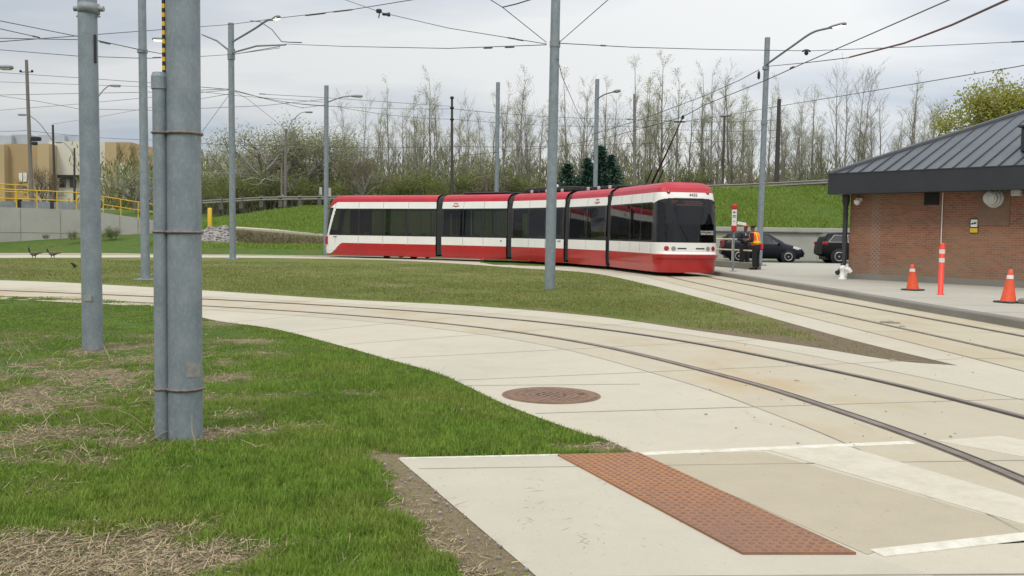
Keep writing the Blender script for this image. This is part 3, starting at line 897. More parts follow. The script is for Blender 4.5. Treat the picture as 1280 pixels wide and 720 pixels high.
me.materials.append(M_straw); me.materials.append(M_straw2)
me.polygons.foreach_set('material_index', (rng.random(n) < .45).astype(np.int32))
me.update(calc_edges=True); me.validate()
struct(link('dead_straw', me), 'stuff')
# taller dead stalks in the rough ground
sm = MB()
for i in range(190):
    px = random.choice([random.uniform(0, 200), random.uniform(0, 200), random.uniform(200, 330)]); py = random.uniform(436, 590)
    g = G(px, py)
    if px > 205 and not (500 < py < 570 or py < 480): continue
    L = random.uniform(.08, .26); a = random.uniform(0, 2 * PI); e = random.uniform(-.05, 1.2)
    p0 = Vector((g.x, g.y, .02)); d = Vector((math.cos(a) * math.cos(e), math.sin(a) * math.cos(e), abs(math.sin(e))))
    p1 = p0 + d * L * .6; p2 = p1 + (d + Vector((random.uniform(-.4, .4), random.uniform(-.4, .4), random.uniform(-.5, .1)))) * L * .5
    p2.z = max(p2.z, .015)
    sm.tube([p0, p1, p2], [.0036, .003, .0015], 4, random.choice([0, 0, 1]))
struct(sm.build('dead_stalks', [M_straw, M_straw2]), 'stuff')

# island blades
x, y = scatter_view(330000, -.62, .46, 11.8, 46, rng, 1.5)
k = inpoly(x, y, isl_poly); x, y = x[k], y[k]
ed = edgedist(x, y, [xy(p) for p in ISL_UP] + [xy(p) for p in NEAR_FAR_EDGE])
tip = .93 * soil_at(x, y, ed)
dens = np.clip(fbm(x, y, .5, 12) * 1.9 - .35, .1, 1) * (1 - tip) * np.clip(ed / .5, .15, 1)
k = rng.random(len(x)) < dens; x, y = x[k], y[k]
h = (.02 + .035 * rng.random(len(x))) * (.6 + .8 * fbm(x, y, .9, 14)); w = .004 + .0005 * y
struct(blade_mesh('island_grass', x, y, np.full(len(x), .004), h, w, [M_blade2], lean=.8), 'stuff')
# bank blades behind the far track (left) and on the embankment
def bank(name, x0, x1, y0, y1, n, hh, mats):
    x = x0 + (x1 - x0) * rng.random(n); y = y0 + (y1 - y0) * rng.random(n)
    z = np.array([terrain_z(a, b) for a, b in zip(x, y)])
    h = hh * (.4 + rng.random(n)) * (.5 + fbm(x, y, .5, 20)); w = np.full(n, .05)
    struct(blade_mesh(name, x, y, z, h, w, mats, lean=.9), 'stuff')
bank('left_bank_grass', -24, -8, 61.5, 80, 26000, .16, [M_blade])
bank('right_bank_grass', 12, 30, 60.1, 70, 30000, .16, [M_blade])
# debris lumps
dm = MB()
for i in range(60):
    px = random.uniform(880, 1240); py = random.uniform(400, 560)
    g = G(px, py)
    r = random.uniform(.004, .014)
    dm.lathe([(r, 0), (r * .8, r * .6), (r * .2, r * .9)], 6, 0, False, Matrix.Translation((g.x, g.y, .008)))
for px, py, r in ((1104, 404, .07), (1113, 404.5, .09), (1122, 405, .06), (1128, 409, .06), (1115, 451, .04), (996, 477, .03)):
    g = G(px, py); dm.lathe([(r, 0), (r * .8, r * .35), (r * .2, r * .5)], 7, 0, False, Matrix.Translation((g.x, g.y, .008)))
struct(dm.build('dirt_crumbs', M_joint), 'stuff')
# pebbles along the dirt strip
pm2 = MB()
for i in range(150):
    t = random.random(); p = SLAB_B.lerp(SLAB_D, t) + Vector((-random.uniform(.01, .2), 0, 0)); r = random.uniform(.004, .011)
    pm2.lathe([(r, 0), (r * .9, r * .7), (r * .2, r)], 6, 0, False, Matrix.Translation((p.x, p.y, .012)))
struct(pm2.build('pebbles', M_gravel), 'stuff')
# ================================================================== STREETCAR
def hd(deg): return Vector((math.cos(rad(deg)), math.sin(rad(deg)), 0))
HEADS = [-77, -68, -54, -38.5, -25.5]
P = G(814, 341.5, .1); P.z = 0
JN = [P.copy()]
for h, px in zip(HEADS, (760, 708, 636.5, 548.5, 400.5)):
    d = hd(h); q = ray(px, 285); c = q.x / q.y
    L = (P.x - c * P.y) / (d.x - c * d.y)
    P = P - d * L; JN.append(P.copy())
W = 1.27
PROF = [(.16, 1.22), (.45, 1.26), (.86, 1.27), (1.30, 1.27), (2.0, 1.255), (2.85, 1.225), (3.22, 1.165), (3.40, 1.10), (3.52, 1.0), (3.60, .84), (3.63, .6)]
def hw(z): return interp(PROF, z)
ROWS = [.16, .30, .45, .60, .72, .80, .86, .95, 1.05, 1.18, 1.27, 1.30] + [1.30 + .0705 * k for k in range(1, 22)] + [2.85, 2.90, 2.95, 3.0, 3.08, 3.16, 3.22, 3.28, 3.34, 3.40, 3.46, 3.52, 3.565, 3.60, 3.63]
TMATS = [M_red, M_twhite, M_redroof, M_tblack, M_dark, M_seam]
car = thing('streetcar', 'long articulated red and white streetcar with black window band on the curved track', 'streetcar', (JN[0].x, JN[0].y, 0))
CB = Vector((JN[0].x, JN[0].y, 0))

def section(i, heading, centre):
    return None

def interior(L0, L1, sec, w=1.15, seats=True):
    mb = MB()
    mb.box((0, (L0 + L1) / 2, .38), (2 * w, L1 - L0, .08)); mb.build('cabin_floor', M_inner, sec)
    mb = MB(); mb.box((0, (L0 + L1) / 2, 2.98), (2 * w - .1, L1 - L0, .06)); mb.build('cabin_ceiling', M_inner, sec)
    if not seats: return
    n = max(2, int((L1 - L0) / 1.25))
    for sd in (-1, 1):
        for k in range(n):
            y = L0 + (k + .5) * (L1 - L0) / n
            s = MB(); s.cbox((sd * .8, y, .85), (.5, .45, .08), .02); s.cbox((sd * .8, y - .22, 1.18), (.48, .07, .62), .03)
            s.box((sd * .8, y, .6), (.1, .3, .45))
            s.build('seat', M_seat, sec)
    for k in range(n + 1):
        y = L0 + .1 + k * (L1 - L0 - .2) / n
        MB().tube([(-.25 if k % 2 else .25, y, .42), (-.25 if k % 2 else .25, y, 2.95)], .018, 6).build('grab_pole', M_yellow, sec)

def mid_section(L, doors):
    """straight body section along local y, centred"""
    mb = MB(); a, b = -L / 2, L / 2
    n = max(2, round(L / 1.65)); pw = (L - .24) / n
    edges = [a + .12 + pw * k for k in range(n + 1)]
    panes = {}
    for sd in (-1, 1):
        for z0, z1 in zip(ROWS, ROWS[1:]):
            zm = (z0 + z1) / 2
            mi = 0 if zm < .86 else 1 if zm < 1.3 else 3 if zm < 2.85 else 1 if zm < 3.22 else 2
            segs = [(a, b)]
            if 1.36 < zm < 2.80:
                segs = [(a, edges[0] + .04)] + [(e - .045, e + .045) for e in edges[1:-1]] + [(edges[-1] - .04, b)]
            for s0, s1 in segs:
                vs = [(sd * hw(z0), s0, z0), (sd * hw(z0), s1, z0), (sd * hw(z1), s1, z1), (sd * hw(z1), s0, z1)]
                mb.add(vs, [(0, 1, 2, 3) if sd > 0 else (3, 2, 1, 0)], mi, zm > 2.85)
        # panel seams
        for e in edges[1:-1]:
            for z0, z1 in ((.2, .84), (.88, 1.28), (2.87, 3.21)):
                mb.add([(sd * (hw(z0) + .003), e - .012, z0), (sd * (hw(z0) + .003), e + .012, z0), (sd * (hw(z1) + .003), e + .012, z1), (sd * (hw(z1) + .003), e - .012, z1)], [(0, 1, 2, 3) if sd > 0 else (3, 2, 1, 0)], 5)
    # roof top, bottom, ends
    mb.add([(-.6, a, 3.63), (.6, a, 3.63), (.6, b, 3.63), (-.6, b, 3.63)], [(0, 1, 2, 3)], 4)
    mb.add([(-1.2, a, .2), (1.2, a, .2), (1.2, b, .2), (-1.2, b, .2)], [(3, 2, 1, 0)], 4)
    for y in (a, b):
        for sd in (-1, 1):
            mb.add([(sd * .55, y, .2), (sd * 1.2, y, .2), (sd * 1.2, y, 3.3), (sd * .55, y, 3.5)], [(0, 1, 2, 3)], 4)
        mb.add([(-.56, y, 2.6), (.56, y, 2.6), (.56, y, 3.55), (-.56, y, 3.55)], [(0, 1, 2, 3)], 4)
    sec = mb.build('body_section', TMATS, car)
    for sd in (-1, 1):
        for k in range(n):
            e0, e1 = edges[k] + .02, edges[k + 1] - .02
            w_ = MB(); zs = [1.34, 1.8, 2.3, 2.82]
            for z0, z1 in zip(zs, zs[1:]):
                vs = [(sd * (hw(z) - .012), y, z) for z, y in ((z0, e0), (z0, e1), (z1, e1), (z1, e0))]
                w_.add(vs, [(0, 1, 2, 3) if sd > 0 else (3, 2, 1, 0)], 0, True)
            w_.build('side_window', M_glass, sec)
    interior(a + .1, b - .1, sec)
    return sec

def sgnpow(v, e): return math.copysign(abs(v) ** e, v)
def end_section(Ls, total, rear):
    """cab section: joint plane at y=0, nose at y=total"""
    fmax = total - Ls
    if not rear:
        FT = [(.16, .90), (.45, .94), (.80, 1.0), (.86, 1.0), (.87, .94), (1.3, .92), (2.0, .84), (2.85, .66), (3.05, .62), (3.22, .56), (3.40, .44), (3.52, .28), (3.60, .10), (3.63, .05)]
        nn = 2 / 3.3
    else:
        FT = [(.16, .96), (.45, 1.0), (1.0, .98), (1.3, .94), (2.0, .85), (2.6, .74), (2.85, .68), (3.05, .62), (3.22, .52), (3.40, .34), (3.52, .16), (3.60, .06), (3.63, .05)]
        nn = 2 / 3.0
    NS = 60 if not rear else 110; NA = 110 if not rear else 120
    rows = ROWS if not rear else sorted(set(ROWS + [.16 + .035 * k for k in range(1, 100) if .16 + .035 * k < 3.63]))
    if not rear: rows = sorted(set(ROWS + [2.77 + .02 * k for k in range(14)]))
    def surf(u, z, off=0):
        w = hw(z) + off
        if u < 1: return Vector((-w, u * Ls, z))
        if u > 2: return Vector((w, (3 - u) * Ls, z))
        t = PI * (u - 1)
        return Vector((-w * sgnpow(math.cos(t), nn), Ls + (fmax * interp(FT, z) + off) * abs(math.sin(t)) ** nn, z))
    us = [k / NS for k in range(NS)] + [1 + k / NA for k in range(NA)] + [2 + k / NS for k in range(NS + 1)]
    mb = MB(); wins = {}; ws = MB()
    npane = 4; pe = [.12 + (Ls - .12) * k / npane for k in range(npane + 1)]
    def rule(y, z, u):
        front = 1 <= u <= 2
        c = abs((u - 1) * 2 - 1) if front else 1       # 0 at the nose centre, 1 at the side
        ypil = Ls + fmax * (.50 - .50 * (z - 1.3) / 1.55)  # raked corner pillar of the rear cab
        if z < .86:
            if rear and front or (rear and y > Ls - .55):
                t = min(max((y - (Ls - .6)) / (fmax * .95), 0), 1)
                top = .86 - .62 * (t * t * (3 - 2 * t))
                return 0 if z < top else 1
            return 0
        if z < 1.3: return 1
        top = 2.85
        if front and not rear: top = 2.80 + .20 * (1 - c ** 2.4)
        if rear:
            tr = min(max((y - (Ls - .25)) / (fmax * .8), 0), 1)
            if z > 3.22 - .42 * tr * tr * (3 - 2 * tr): return 2
            if y > ypil + .09:
                if z < 2.9 and front: return 'ws'
            elif y > ypil - .08: return 1
        if z < top:
            if not rear:
                if front and c < .80: return 'ws'
                if front: return 3
            for k in range(npane):
                if pe[k] + .03 < y < pe[k + 1] - .03 and 1.34 < z < 2.80: return ('win', k)
            if rear and y > pe[-1] - .03 and 1.34 < z < 2.80: return ('win', npane - 1)
            return 3
        if z < 3.22: return 1
        return 2
    for z0, z1 in zip(rows, rows[1:]):
        for u0, u1 in zip(us, us[1:]):
            A, B, Cc, D = surf(u0, z0), surf(u1, z0), surf(u1, z1), surf(u0, z1)
            m = (A + B + Cc + D) / 4
            r = rule(m.y, (z0 + z1) / 2, (u0 + u1) / 2)
            f = (3, 2, 1, 0)
            if r == 'ws': ws.add([A, B, Cc, D], [f], 0, True)
            elif isinstance(r, tuple):
                wins.setdefault((r[1], m.x > 0), MB()).add([A, B, Cc, D], [f], 0, True)
            else: mb.add([A, B, Cc, D], [f], r, True)
    # panel seams on the sides
    for sd in (-1, 1):
        for e in pe[1:]:
            if rear and e == pe[-1]: e -= .05
            for z0, z1 in ((.2, .84), (.88, 1.28), (2.87, 3.21)):
                mb.add([(sd * (hw(z0) + .003), e - .012, z0), (sd * (hw(z0) + .003), e + .012, z0), (sd * (hw(z1) + .003), e + .012, z1), (sd * (hw(z1) + .003), e - .012, z1)], [(0, 1, 2, 3) if sd > 0 else (3, 2, 1, 0)], 5)
    top = [surf(u, 3.63) for u in us]
    n0 = len(top)
    mb.add(top + [Vector((0, Ls * .6, 3.65))], [(i + 1, i, n0) for i in range(n0 - 1)] + [(0, n0 - 1, n0)], 4 if rear else 2)
    bot = [surf(u, .2) * 1 for u in us]
    mb.add(bot + [Vector((0, Ls * .6, .2))], [(i, i + 1, n0) for i in range(n0 - 1)], 4)
    for sd in (-1, 1):
        mb.add([(sd * .55, 0, .2), (sd * 1.2, 0, .2), (sd * 1.2, 0, 3.3), (sd * .55, 0, 3.5)], [(0, 1, 2, 3)], 4)
    mb.add([(-.56, 0, 2.6), (.56, 0, 2.6), (.56, 0, 3.55), (-.56, 0, 3.55)], [(0, 1, 2, 3)], 4)
    sec = mb.build('body_section', TMATS, car)
    ws.build('windscreen', M_ws, sec)
    for k, w_ in wins.items(): w_.build('side_window', M_glass, sec)
    interior(.1, Ls - 1.0, sec)
    # cab furniture behind the windscreen
    cab = MB(); cab.cbox((0, Ls + .25, 1.12), (2.0, .5, .5), .08); cab.box((0, Ls - 1.0, 1.7), (2.2, .05, 2.5)); cab.box((0, Ls + .1, 2.86), (2.2, .9, .08))
    cab.build('cab_console', M_dark, sec)
    return sec, surf, fmax

def put(sec, org, heading, flip=False):
    a = rad(heading) - PI / 2 + (PI if flip else 0)
    sec.location = (org.x - CB.x, org.y - CB.y, 0); sec.rotation_euler = (0, 0, a)
GAP = .2
centre = lambda k, h: None
left = lambda h: Vector((-hd(h).y, hd(h).x, 0))          # towards the outside of the curve
secs = []
# front section: from joint 1 to nose
Lf = (JN[0] - JN[1]).length
front, fsurf, ffm = end_section(Lf - .1 - GAP, Lf - .1 - GAP + 1.0, False)
put(front, JN[1] + hd(HEADS[0]) * GAP + left(HEADS[0]) * W, HEADS[0])
ms = []
for k in (1, 2, 3):
    L = (JN[k] - JN[k + 1]).length
    s = mid_section(L - 2 * GAP, None); ms.append(s)
    put(s, (JN[k] + JN[k + 1]) / 2 + left(HEADS[k]) * W, HEADS[k])
Lr = (JN[4] - JN[5]).length
rear, rsurf, rfm = end_section(Lr - GAP - 1.0, Lr - GAP, True)
put(rear, JN[4] - hd(HEADS[4]) * GAP + left(HEADS[4]) * W, HEADS[4], True)
# bellows
for k in (1, 2, 3, 4):
    h0, h1 = HEADS[k - 1], HEADS[k]
    c0 = JN[k] + hd(h0) * (GAP + .03) + left(h0) * W; c1 = JN[k] - hd(h1) * (GAP + .03) + left(h1) * W
    mb = MB(); N = 6; rings = []
    base = [(1.16, .3), (1.18, 1.0), (1.18, 2.6), (1.12, 3.15), (.98, 3.45), (.6, 3.6)]
    ringp = base + [(-x, z) for x, z in base[::-1]]
    for i in range(N + 1):
        t = i / N; c = c0.lerp(c1, t); lf = left(h0).lerp(left(h1), t).normalized()
        s_ = 1.0 if i % 2 else .965
        rings.append([(c.x + lf.x * x * s_ - CB.x, c.y + lf.y * x * s_ - CB.y, z * (1.0 if i % 2 else .99)) for x, z in ringp])
    m_ = len(ringp)
    vs = [p for r in rings for p in r]
    mb.add(vs, [(i * m_ + j, i * m_ + j + 1, (i + 1) * m_ + j + 1, (i + 1) * m_ + j) for i in range(N) for j in range(m_ - 1)], 0)
    mb.build('bellows', M_dark, car)
# bogies with wheels
def bogie(c, h):
    mb = MB(); mb.cbox((0, 0, .3), (1.9, 2.6, .25), .05)
    for sd in (-1, 1): mb.cbox((sd * .95, 0, .27), (.12, 2.9, .22), .03)
    b = mb.build('bogie', M_black, car, (c.x - CB.x, c.y - CB.y, 0), (0, 0, rad(h) - PI / 2))
    for sd in (-1, 1):
        for y in (-.9, .9):
            MB().lathe([(.1, -.05), (.3, -.05), (.3, .05), (.1, .05)], 20, 0, True, Matrix.Translation((sd * .76, y, .33)) @ Matrix.Rotation(PI / 2, 4, 'Y')).build('wheel', M_dark, b)
bogie(JN[1].lerp(JN[0], .5) + left(HEADS[0]) * W, HEADS[0])
bogie((JN[2] + JN[3]) / 2 + left(HEADS[2]) * W, HEADS[2])
bogie(JN[4].lerp(JN[5], .35) + left(HEADS[4]) * W, HEADS[4])
# roof equipment (dark boxes, rails, a few pale fittings)
def roofbox(sec, y0, y1, hgt, w=.72, m=M_dark):
    mb = MB(); mb.cbox((0, (y0 + y1) / 2, 3.66 + hgt / 2), (2 * w, y1 - y0, hgt), .04); mb.build('roof_equipment', m, sec)
Ls = [(JN[k] - JN[k + 1]).length - 2 * GAP for k in (1, 2, 3)]
roofbox(ms[0], -Ls[0] / 2 + .2, Ls[0] / 2 - .3, .13, .5); roofbox(ms[1], -Ls[1] / 2 + .3, Ls[1] / 2 - .2, .24, .6); roofbox(ms[2], -Ls[2] / 2 + 1.0, Ls[2] / 2 - .4, .09, .6)
for sec, L in ((ms[0], Ls[0]), (ms[1], Ls[1])):
    for k in range(7):
        y = -L / 2 + .3 + k * (L - .6) / 6
        MB().cbox((.66, y, 3.70), (.1, .16, .16), .02).build('roof_fitting', M_alu if k % 2 else M_dark, sec)
mb = MB(); mb.tube([(.95, 1.0, 3.62), (.95, 1.0, 3.85)], .02, 6); mb.cbox((.95, 1.05, 3.90), (.16, .42, .16), .05)
mb.build('roof_camera', M_white, ms[1])
# trolley pole
tb = Vector((0, 0, 0)); wbase = PD(814, 224, 41.2)
tip = PD(853.5, 146.5, 37.5)
loc = lambda v: (v.x - CB.x, v.y - CB.y, v.z)
mb = MB()
b0 = Vector((wbase.x, wbase.y, 3.6))
mb.cbox(loc(b0 + Vector((0, 0, .08))), (.7, .7, .14), .03)
for dx in (-.24, 0, .24):
    mb.tube([loc(b0 + Vector((dx, 0, .1))), loc(b0 + Vector((dx + .25, -.1, .75)))], [.045, .03], 8)
mb.tube([loc(b0 + Vector((.05, 0, .2))), loc(b0.lerp(tip, .5)), loc(tip)], [.045, .035, .022], 8)
tp = mb.build('trolley_pole', M_black, car)
mb = MB(); mb.cbox(loc(tip), (.1, .16, .16), .03); mb.cbox(loc(tip + Vector((-.12, 0, -.18))), (.42, .08, .06), .02)
mb.build('trolley_shoe', M_black, tp)
# front details
def onsurf(surf, u, z, off):
    e = 1e-3
    a = surf(u, z); n = (surf(u + e, z) - surf(u - e, z)).cross(surf(u, z + e) - surf(u, z - e))
    n = n.normalized()
    if n.y < 0 and 1 < u < 2: n = -n
    return a + n * off, n
def frame(p, n):
    zz = n; xx = Vector((0, 0, 1)).cross(zz).normalized(); yy = zz.cross(xx)
    M = Matrix((xx, yy, zz)).transposed().to_4x4(); M.translation = p
    return M
def disc(name, u, z, r, m, surf=fsurf, sec=front, ring=None):
    p, n = onsurf(surf, u, z, 0)
    mb = MB(); mb.lathe([(r, -.02), (r, .015), (r * .75, .024), (0, .024)], 18, 0, False, frame(p, n))
    return mb.build(name, m, sec)
# u of a point on the front by x: solve
def ux(x, z):
    lo, hi = 1.02, 1.98
    for _ in range(40):
        m_ = (lo + hi) / 2
        if fsurf(m_, z).x < x: lo = m_
        else: hi = m_
    return (lo + hi) / 2
for sd in (-1, 1):
    disc('signal_light', ux(sd * .95, 1.08), 1.08, .095, M_tail)
    disc('headlight', ux(sd * .70, 1.08), 1.08, .085, M_steel_d)
    p, n = onsurf(fsurf, ux(sd * .37, 1.08), 1.08, .006)
    MB().cbox((0, 0, 0), (.36, .045, .02), .008, 0, frame(p, n)).build('marker_lamp', M_black, front)
    p, n = onsurf(fsurf, ux(sd * .80, 3.22), 3.22, .01)
    MB().lathe([(.07, -.02), (.06, .03), (.02, .05), (0, .05)], 10, 0, True, frame(p, n)).build('corner_lamp', M_tail, front)
# local +x is the tram's right; seen from ahead it is on the left
def ftext(name, body, x, z, size, m, off=.012):
    p, n = onsurf(fsurf, ux(x, z), z, off)
    return text(name, body, size, frame(p, n), m, front)
ftext('fleet_number', '4435', -.18, 3.12, .17, M_grey_text)
ftext('warning_lettering', 'DO NOT PASS\nOPEN DOORS', -.66, 1.68, .09, M_white_text, .02)
# roof smudge from the trolley pole, led destination sign rows (unreadable from here)
p, n = onsurf(fsurf, ux(0, 2.82), 2.82, -.05)
MB().cbox((0, 0, -.03), (1.55, .3, .05), .02, 0, frame(p, n)).build('destination_sign', M_tblack, front)
mb = MB(); fr = frame(p, n)
rr = random.Random(4)
for row, (x0, x1) in ((.07, (-.2, .45)), (.0, (-.12, .55)), (-.07, (-.45, .55))):
    x = x0
    while x < x1:
        w_ = rr.uniform(.03, .08); mb.box((x, row, .004), (w_, .022, .004), 0, fr); x += w_ + .03
for row in (.08, .02):
    x = -.68
    while x < -.48:
        w_ = rr.uniform(.03, .06); mb.box((x, row, .004), (w_, .02, .004), 0, fr); x += w_ + .02
mb.build('destination_lettering', M_led, front)
# bumper lip and wiper
mb = MB()
vsb = []
uu = [1.03 + .94 * k / 40 for k in range(41)]
for z, o in ((.70, .004), (.72, .05), (.84, .055), (.862, .004)):
    vsb += [onsurf(fsurf, u, z, o)[0] for u in uu]
mb.add(vsb, [(r * 41 + i + 1, r * 41 + i, (r + 1) * 41 + i, (r + 1) * 41 + i + 1) for r in range(3) for i in range(40)], 0, False)
mb.build('bumper', M_red, front)
p0 = onsurf(fsurf, ux(.1, 1.33), 1.33, .02)[0]; p1 = onsurf(fsurf, ux(.45, 2.0), 2.0, .03)[0]
MB().tube([p0, p1], .012, 5).build('wiper', M_black, front)
# fleet numbers and emblem on the sides facing us (local +x side: right)
def side_text(sec, body, y, z, size, m, surfhw=hw, flip=False):
    sd = -1 if flip else 1
    n = Vector((sd, 0, 0)); return text('fleet_number' if body != 'TTC' else 'emblem_lettering', body, size, frame(Vector((sd * (hw(z) + .006), y, z)), n), m, sec)
def emblem(sec, y):
    side_text(sec, 'TTC', y, 3.09, .17, M_grey_text)
    mb = MB(); Mx = frame(Vector((hw(3.0) + .012, y, 2.985)), Vector((1, 0, 0)))
    out = [(-.34, .03), (-.16, .045), (0, .0), (.16, .045), (.34, .03), (.30, -.01), (.12, -.02), (.05, -.075), (-.05, -.075), (-.12, -.02), (-.30, -.01)]
    out = [(a_ * .78, b_ * .8) for a_, b_ in out]; mb.prism(out, -.002, .006, 0, Mx); mb.build('winged_emblem', M_redsign, sec)
emblem(ms[2], -Ls[2] / 2 + 1.0); emblem(ms[0], Ls[0] / 2 - 1.0)
side_text(ms[1], '4435', Ls[1] / 2 - .35, 1.2, .13, M_grey_text)
side_text(rear, '4435', Lr - GAP - 1.0 - .05, 1.2, .13, M_grey_text, flip=True)
MB().lathe([(.05, 0), (.05, .012), (0, .012)], 12, 0, False, frame(Vector((hw(1.15), Ls[2] / 2 - .35, 1.15)), Vector((1, 0, 0)))).build('door_button', M_steel_d, ms[2])
# tail lights of the rear cab
for sd in (-1, 1):
    u = 1.16 if sd < 0 else 1.84
    p, n = onsurf(rsurf, u, 1.0, 0)
    MB().cbox((0, 0, .02), (.22, .5, .16), .05, 0, frame(p, n)).build('tail_light', M_tail, rear)
# ================================================================== POLES, LAMPS, WIRES
def pole(name, label, base, ztop, r0, r1, m=M_steel, cat='pole', group=None, zb=0.0, lean=(0, 0), plate=True, shaft='shaft'):
    t = thing(name, label, cat, (base.x, base.y, zb), 0, group)
    mb = MB(); h = ztop - zb
    ps = [(lean[0] * k, lean[1] * k, h * k) for k in (0, .33, .66, 1)]
    mb.tube(ps, [r0, r0 * .67 + r1 * .33, r0 * .33 + r1 * .67, r1], 20)
    mb.build(shaft, m, t)
    if plate:
        b = MB(); b.cbox((0, 0, .02), (r0 * 4.2, r0 * 4.2, .04), .012)
        for sx in (-1, 1):
            for sy in (-1, 1): b.lathe([(.025, .03), (.025, .09), (0, .09)], 6, 0, False, Matrix.Translation((sx * r0 * 1.6, sy * r0 * 1.6, 0)))
        b.build('base_plate', M_steel_d, t)
    return t
def L(t, v): return Vector((v.x - t.location.x, v.y - t.location.y, v.z - t.location.z))
def lamp(t, arm_pts, lit=False, r=.035, m=M_steel, size=(.62, .24, .10), headname='lamp_head'):
    pts = [L(t, p) for p in arm_pts]
    sp = spline([tuple(p) for p in pts], 6) if len(pts) > 2 else pts
    MB().tube(sp, r, 8).build('lamp_arm', m, t)
    d = (pts[-1] - pts[-2]).normalized(); d.z *= .3; d.normalize()
    a = math.atan2(d.y, d.x)
    e = pts[-1]
    M = Matrix.Translation(e) @ Matrix.Rotation(a, 4, 'Z')
    mb = MB(); l, w, h = size
    mb.lathe([(.05, -.0), (h, .12 * l), (w / 2, .35 * l), (w / 2, .8 * l), (h * .9, l), (0, l)], 12, 0, True, M @ Matrix.Rotation(PI / 2, 4, 'Y') @ Matrix.Diagonal((.55, 1, 1, 1)))
    hd_ = mb.build(headname, M_steel_d, t)
    b = MB(); b.cbox((l * .62, 0, -w * .2), (l * .6, w * .8, .05), .02, 0, M)
    b.build('lamp_lens', M_lamp if lit else M_alu, hd_)
    return hd_
BIG = G(232, 550)
t = pole('utility_pole', 'thick galvanised steel pole with a capped conduit strapped to its side, nearest in the lawn', BIG, 9.2, .127, .112, plate=False, cat='pole')
c0 = G(203, 551); cc = L(t, c0)
hit = PD(203, 96, c0.y).z
mb = MB(); mb.tube([(cc.x, cc.y, -.02), (cc.x, cc.y, hit)], .054, 16); mb.lathe([(.062, hit - .09), (.062, hit), (.05, hit + .03), (0, hit + .035)], 16, 0, False, Matrix.Translation((cc.x, cc.y, 0)))
con = mb.build('conduit', M_steel, t)
for py in (167, 290, 485):
    z = PD(225, py, BIG.y).z
    mb = MB()
    ring = []
    for k in range(25):
        w = 2 * PI * k / 24; r = interp([(0, .127), (9.2, .112)], z) + .006
        ring.append((r * math.cos(w), r * math.sin(w), z))
    mb.tube(ring, .012, 5)
    mb.tube([(cc.x + .058 * math.cos(w), cc.y + .058 * math.sin(w), z) for w in [2 * PI * k / 16 for k in range(17)]], .009, 5)
    mb.build('strap', M_strap, t)
# black and yellow cable marker rising out of the conduit
ym = MB(); zc = hit
q = PD(208.5, 50, BIG.y - .05); qx = q.x - BIG.x
for k in range(150):
    z = hit + .03 + k * .032
    ym.box((qx - .022, -.05, z), (.020, .022, .032), 0 if k % 2 else 1)
ym.build('cable_marker', [M_yellow, M_black], t)
# pole tag
M_tag = mat('faded_tag', (.30, .30, .27), (.22, .22, .2), 30, .6)
g = PD(244, 463, BIG.y - .115); a = math.atan2(g.y - BIG.y, g.x - BIG.x)
mb = MB()
for k in range(5):
    w0 = a - .38 + k * .2
    r = .1285
    mb.add([(r * math.cos(w0), r * math.sin(w0), g.z - .055), (r * math.cos(w0 + .2), r * math.sin(w0 + .2), g.z - .055), (r * math.cos(w0 + .2), r * math.sin(w0 + .2), g.z + .055), (r * math.cos(w0), r * math.sin(w0), g.z + .055)], [(0, 1, 2, 3)], 0)
mb.build('tag_plate', M_tag, t)

b = G(116, 437)
t = pole('utility_pole', 'galvanised steel pole with a bolted collar near its top, left of the strapped conduit pole', b, 9.0, .128, .106, plate=False, lean=(-.04, 0))
z = PD(110, 11, b.y).z
mb = MB(); mb.lathe([(.11, z - .06), (.132, z - .06), (.132, z + .06), (.11, z + .06)], 20)
for sx in (-1, 1):
    mb.tube([(sx * .11, 0, z), (sx * .19, 0, z)], .035, 10)
mb.tube([(-.15, -.02, z - .1), (.15, -.02, z - .1)], .012, 6)
mb.build('collar', M_steel_d, t)
zz = PD(126, 62, b.y)
MB().cbox((.098, -.05, zz.z), (.03, .03, .36), .005).build('cable_stub', M_black, t)
mb = MB(); g = PD(113, 372, b.y)
mb.box((.0, -.127, g.z), (.10, .012, .07)); mb.build('tag_plate', M_tag, t)

b = G(182, 350)
t = pole('utility_pole', 'slim galvanised steel pole on a bolted base plate in the island grass', b, 10.5, .135, .112, lean=(-.05, 0))
MB().lathe([(.14, 8.1 - .05), (.152, 8.1 - .05), (.152, 8.1 + .05), (.14, 8.1 + .05)], 16, 0, False, Matrix.Translation((-.04, 0, PD(181, 64, b.y).z - 8.1))).build('wire_clamp', M_steel_d, t)

b = PD(291, 322, 50); zt = PD(289, 29, 50).z
t = pole('catenary_pole', 'steel pole carrying four bracket arms and a lit lamp, left behind the island', b, zt, .165, .15, lean=(-.06, 0))
zl = PD(290, 66, 50).z
PA = PD(290, 66, 50)
MB().lathe([(.16, -.35), (.19, -.35), (.19, .2), (.16, .2)], 16, 0, False, Matrix.Translation((-.05, 0, zl))).build('bracket_collar', M_steel_d, t)
for q in ((PD(252, 43, 50)), (PD(357, 56, 43))):
    MB().tube([L(t, PA), (L(t, PA) + L(t, q)) / 2 + Vector((0, 0, .15)), L(t, q)], [.05, .045, .035], 8).build('bracket_arm', M_steel, t)
MB().tube([L(t, PD(291, 68, 50)), L(t, PD(350, 58, 43))], .02, 6).build('bracket_arm', M_steel_d, t)
lamp(t, [PD(291, 52, 50), PD(318, 36, 47), PD(333, 26, 45), PD(342, 24.5, 44)], True, .05, size=(.75, .28, .12))
MB().tube([L(t, p) for p in (PD(313, 26, 46), PD(325, 27, 45), PD(340, 37, 44), PD(352, 52, 43), PD(365, 53, 42.5))], .02, 6).build('feeder_cable', M_wire, t)

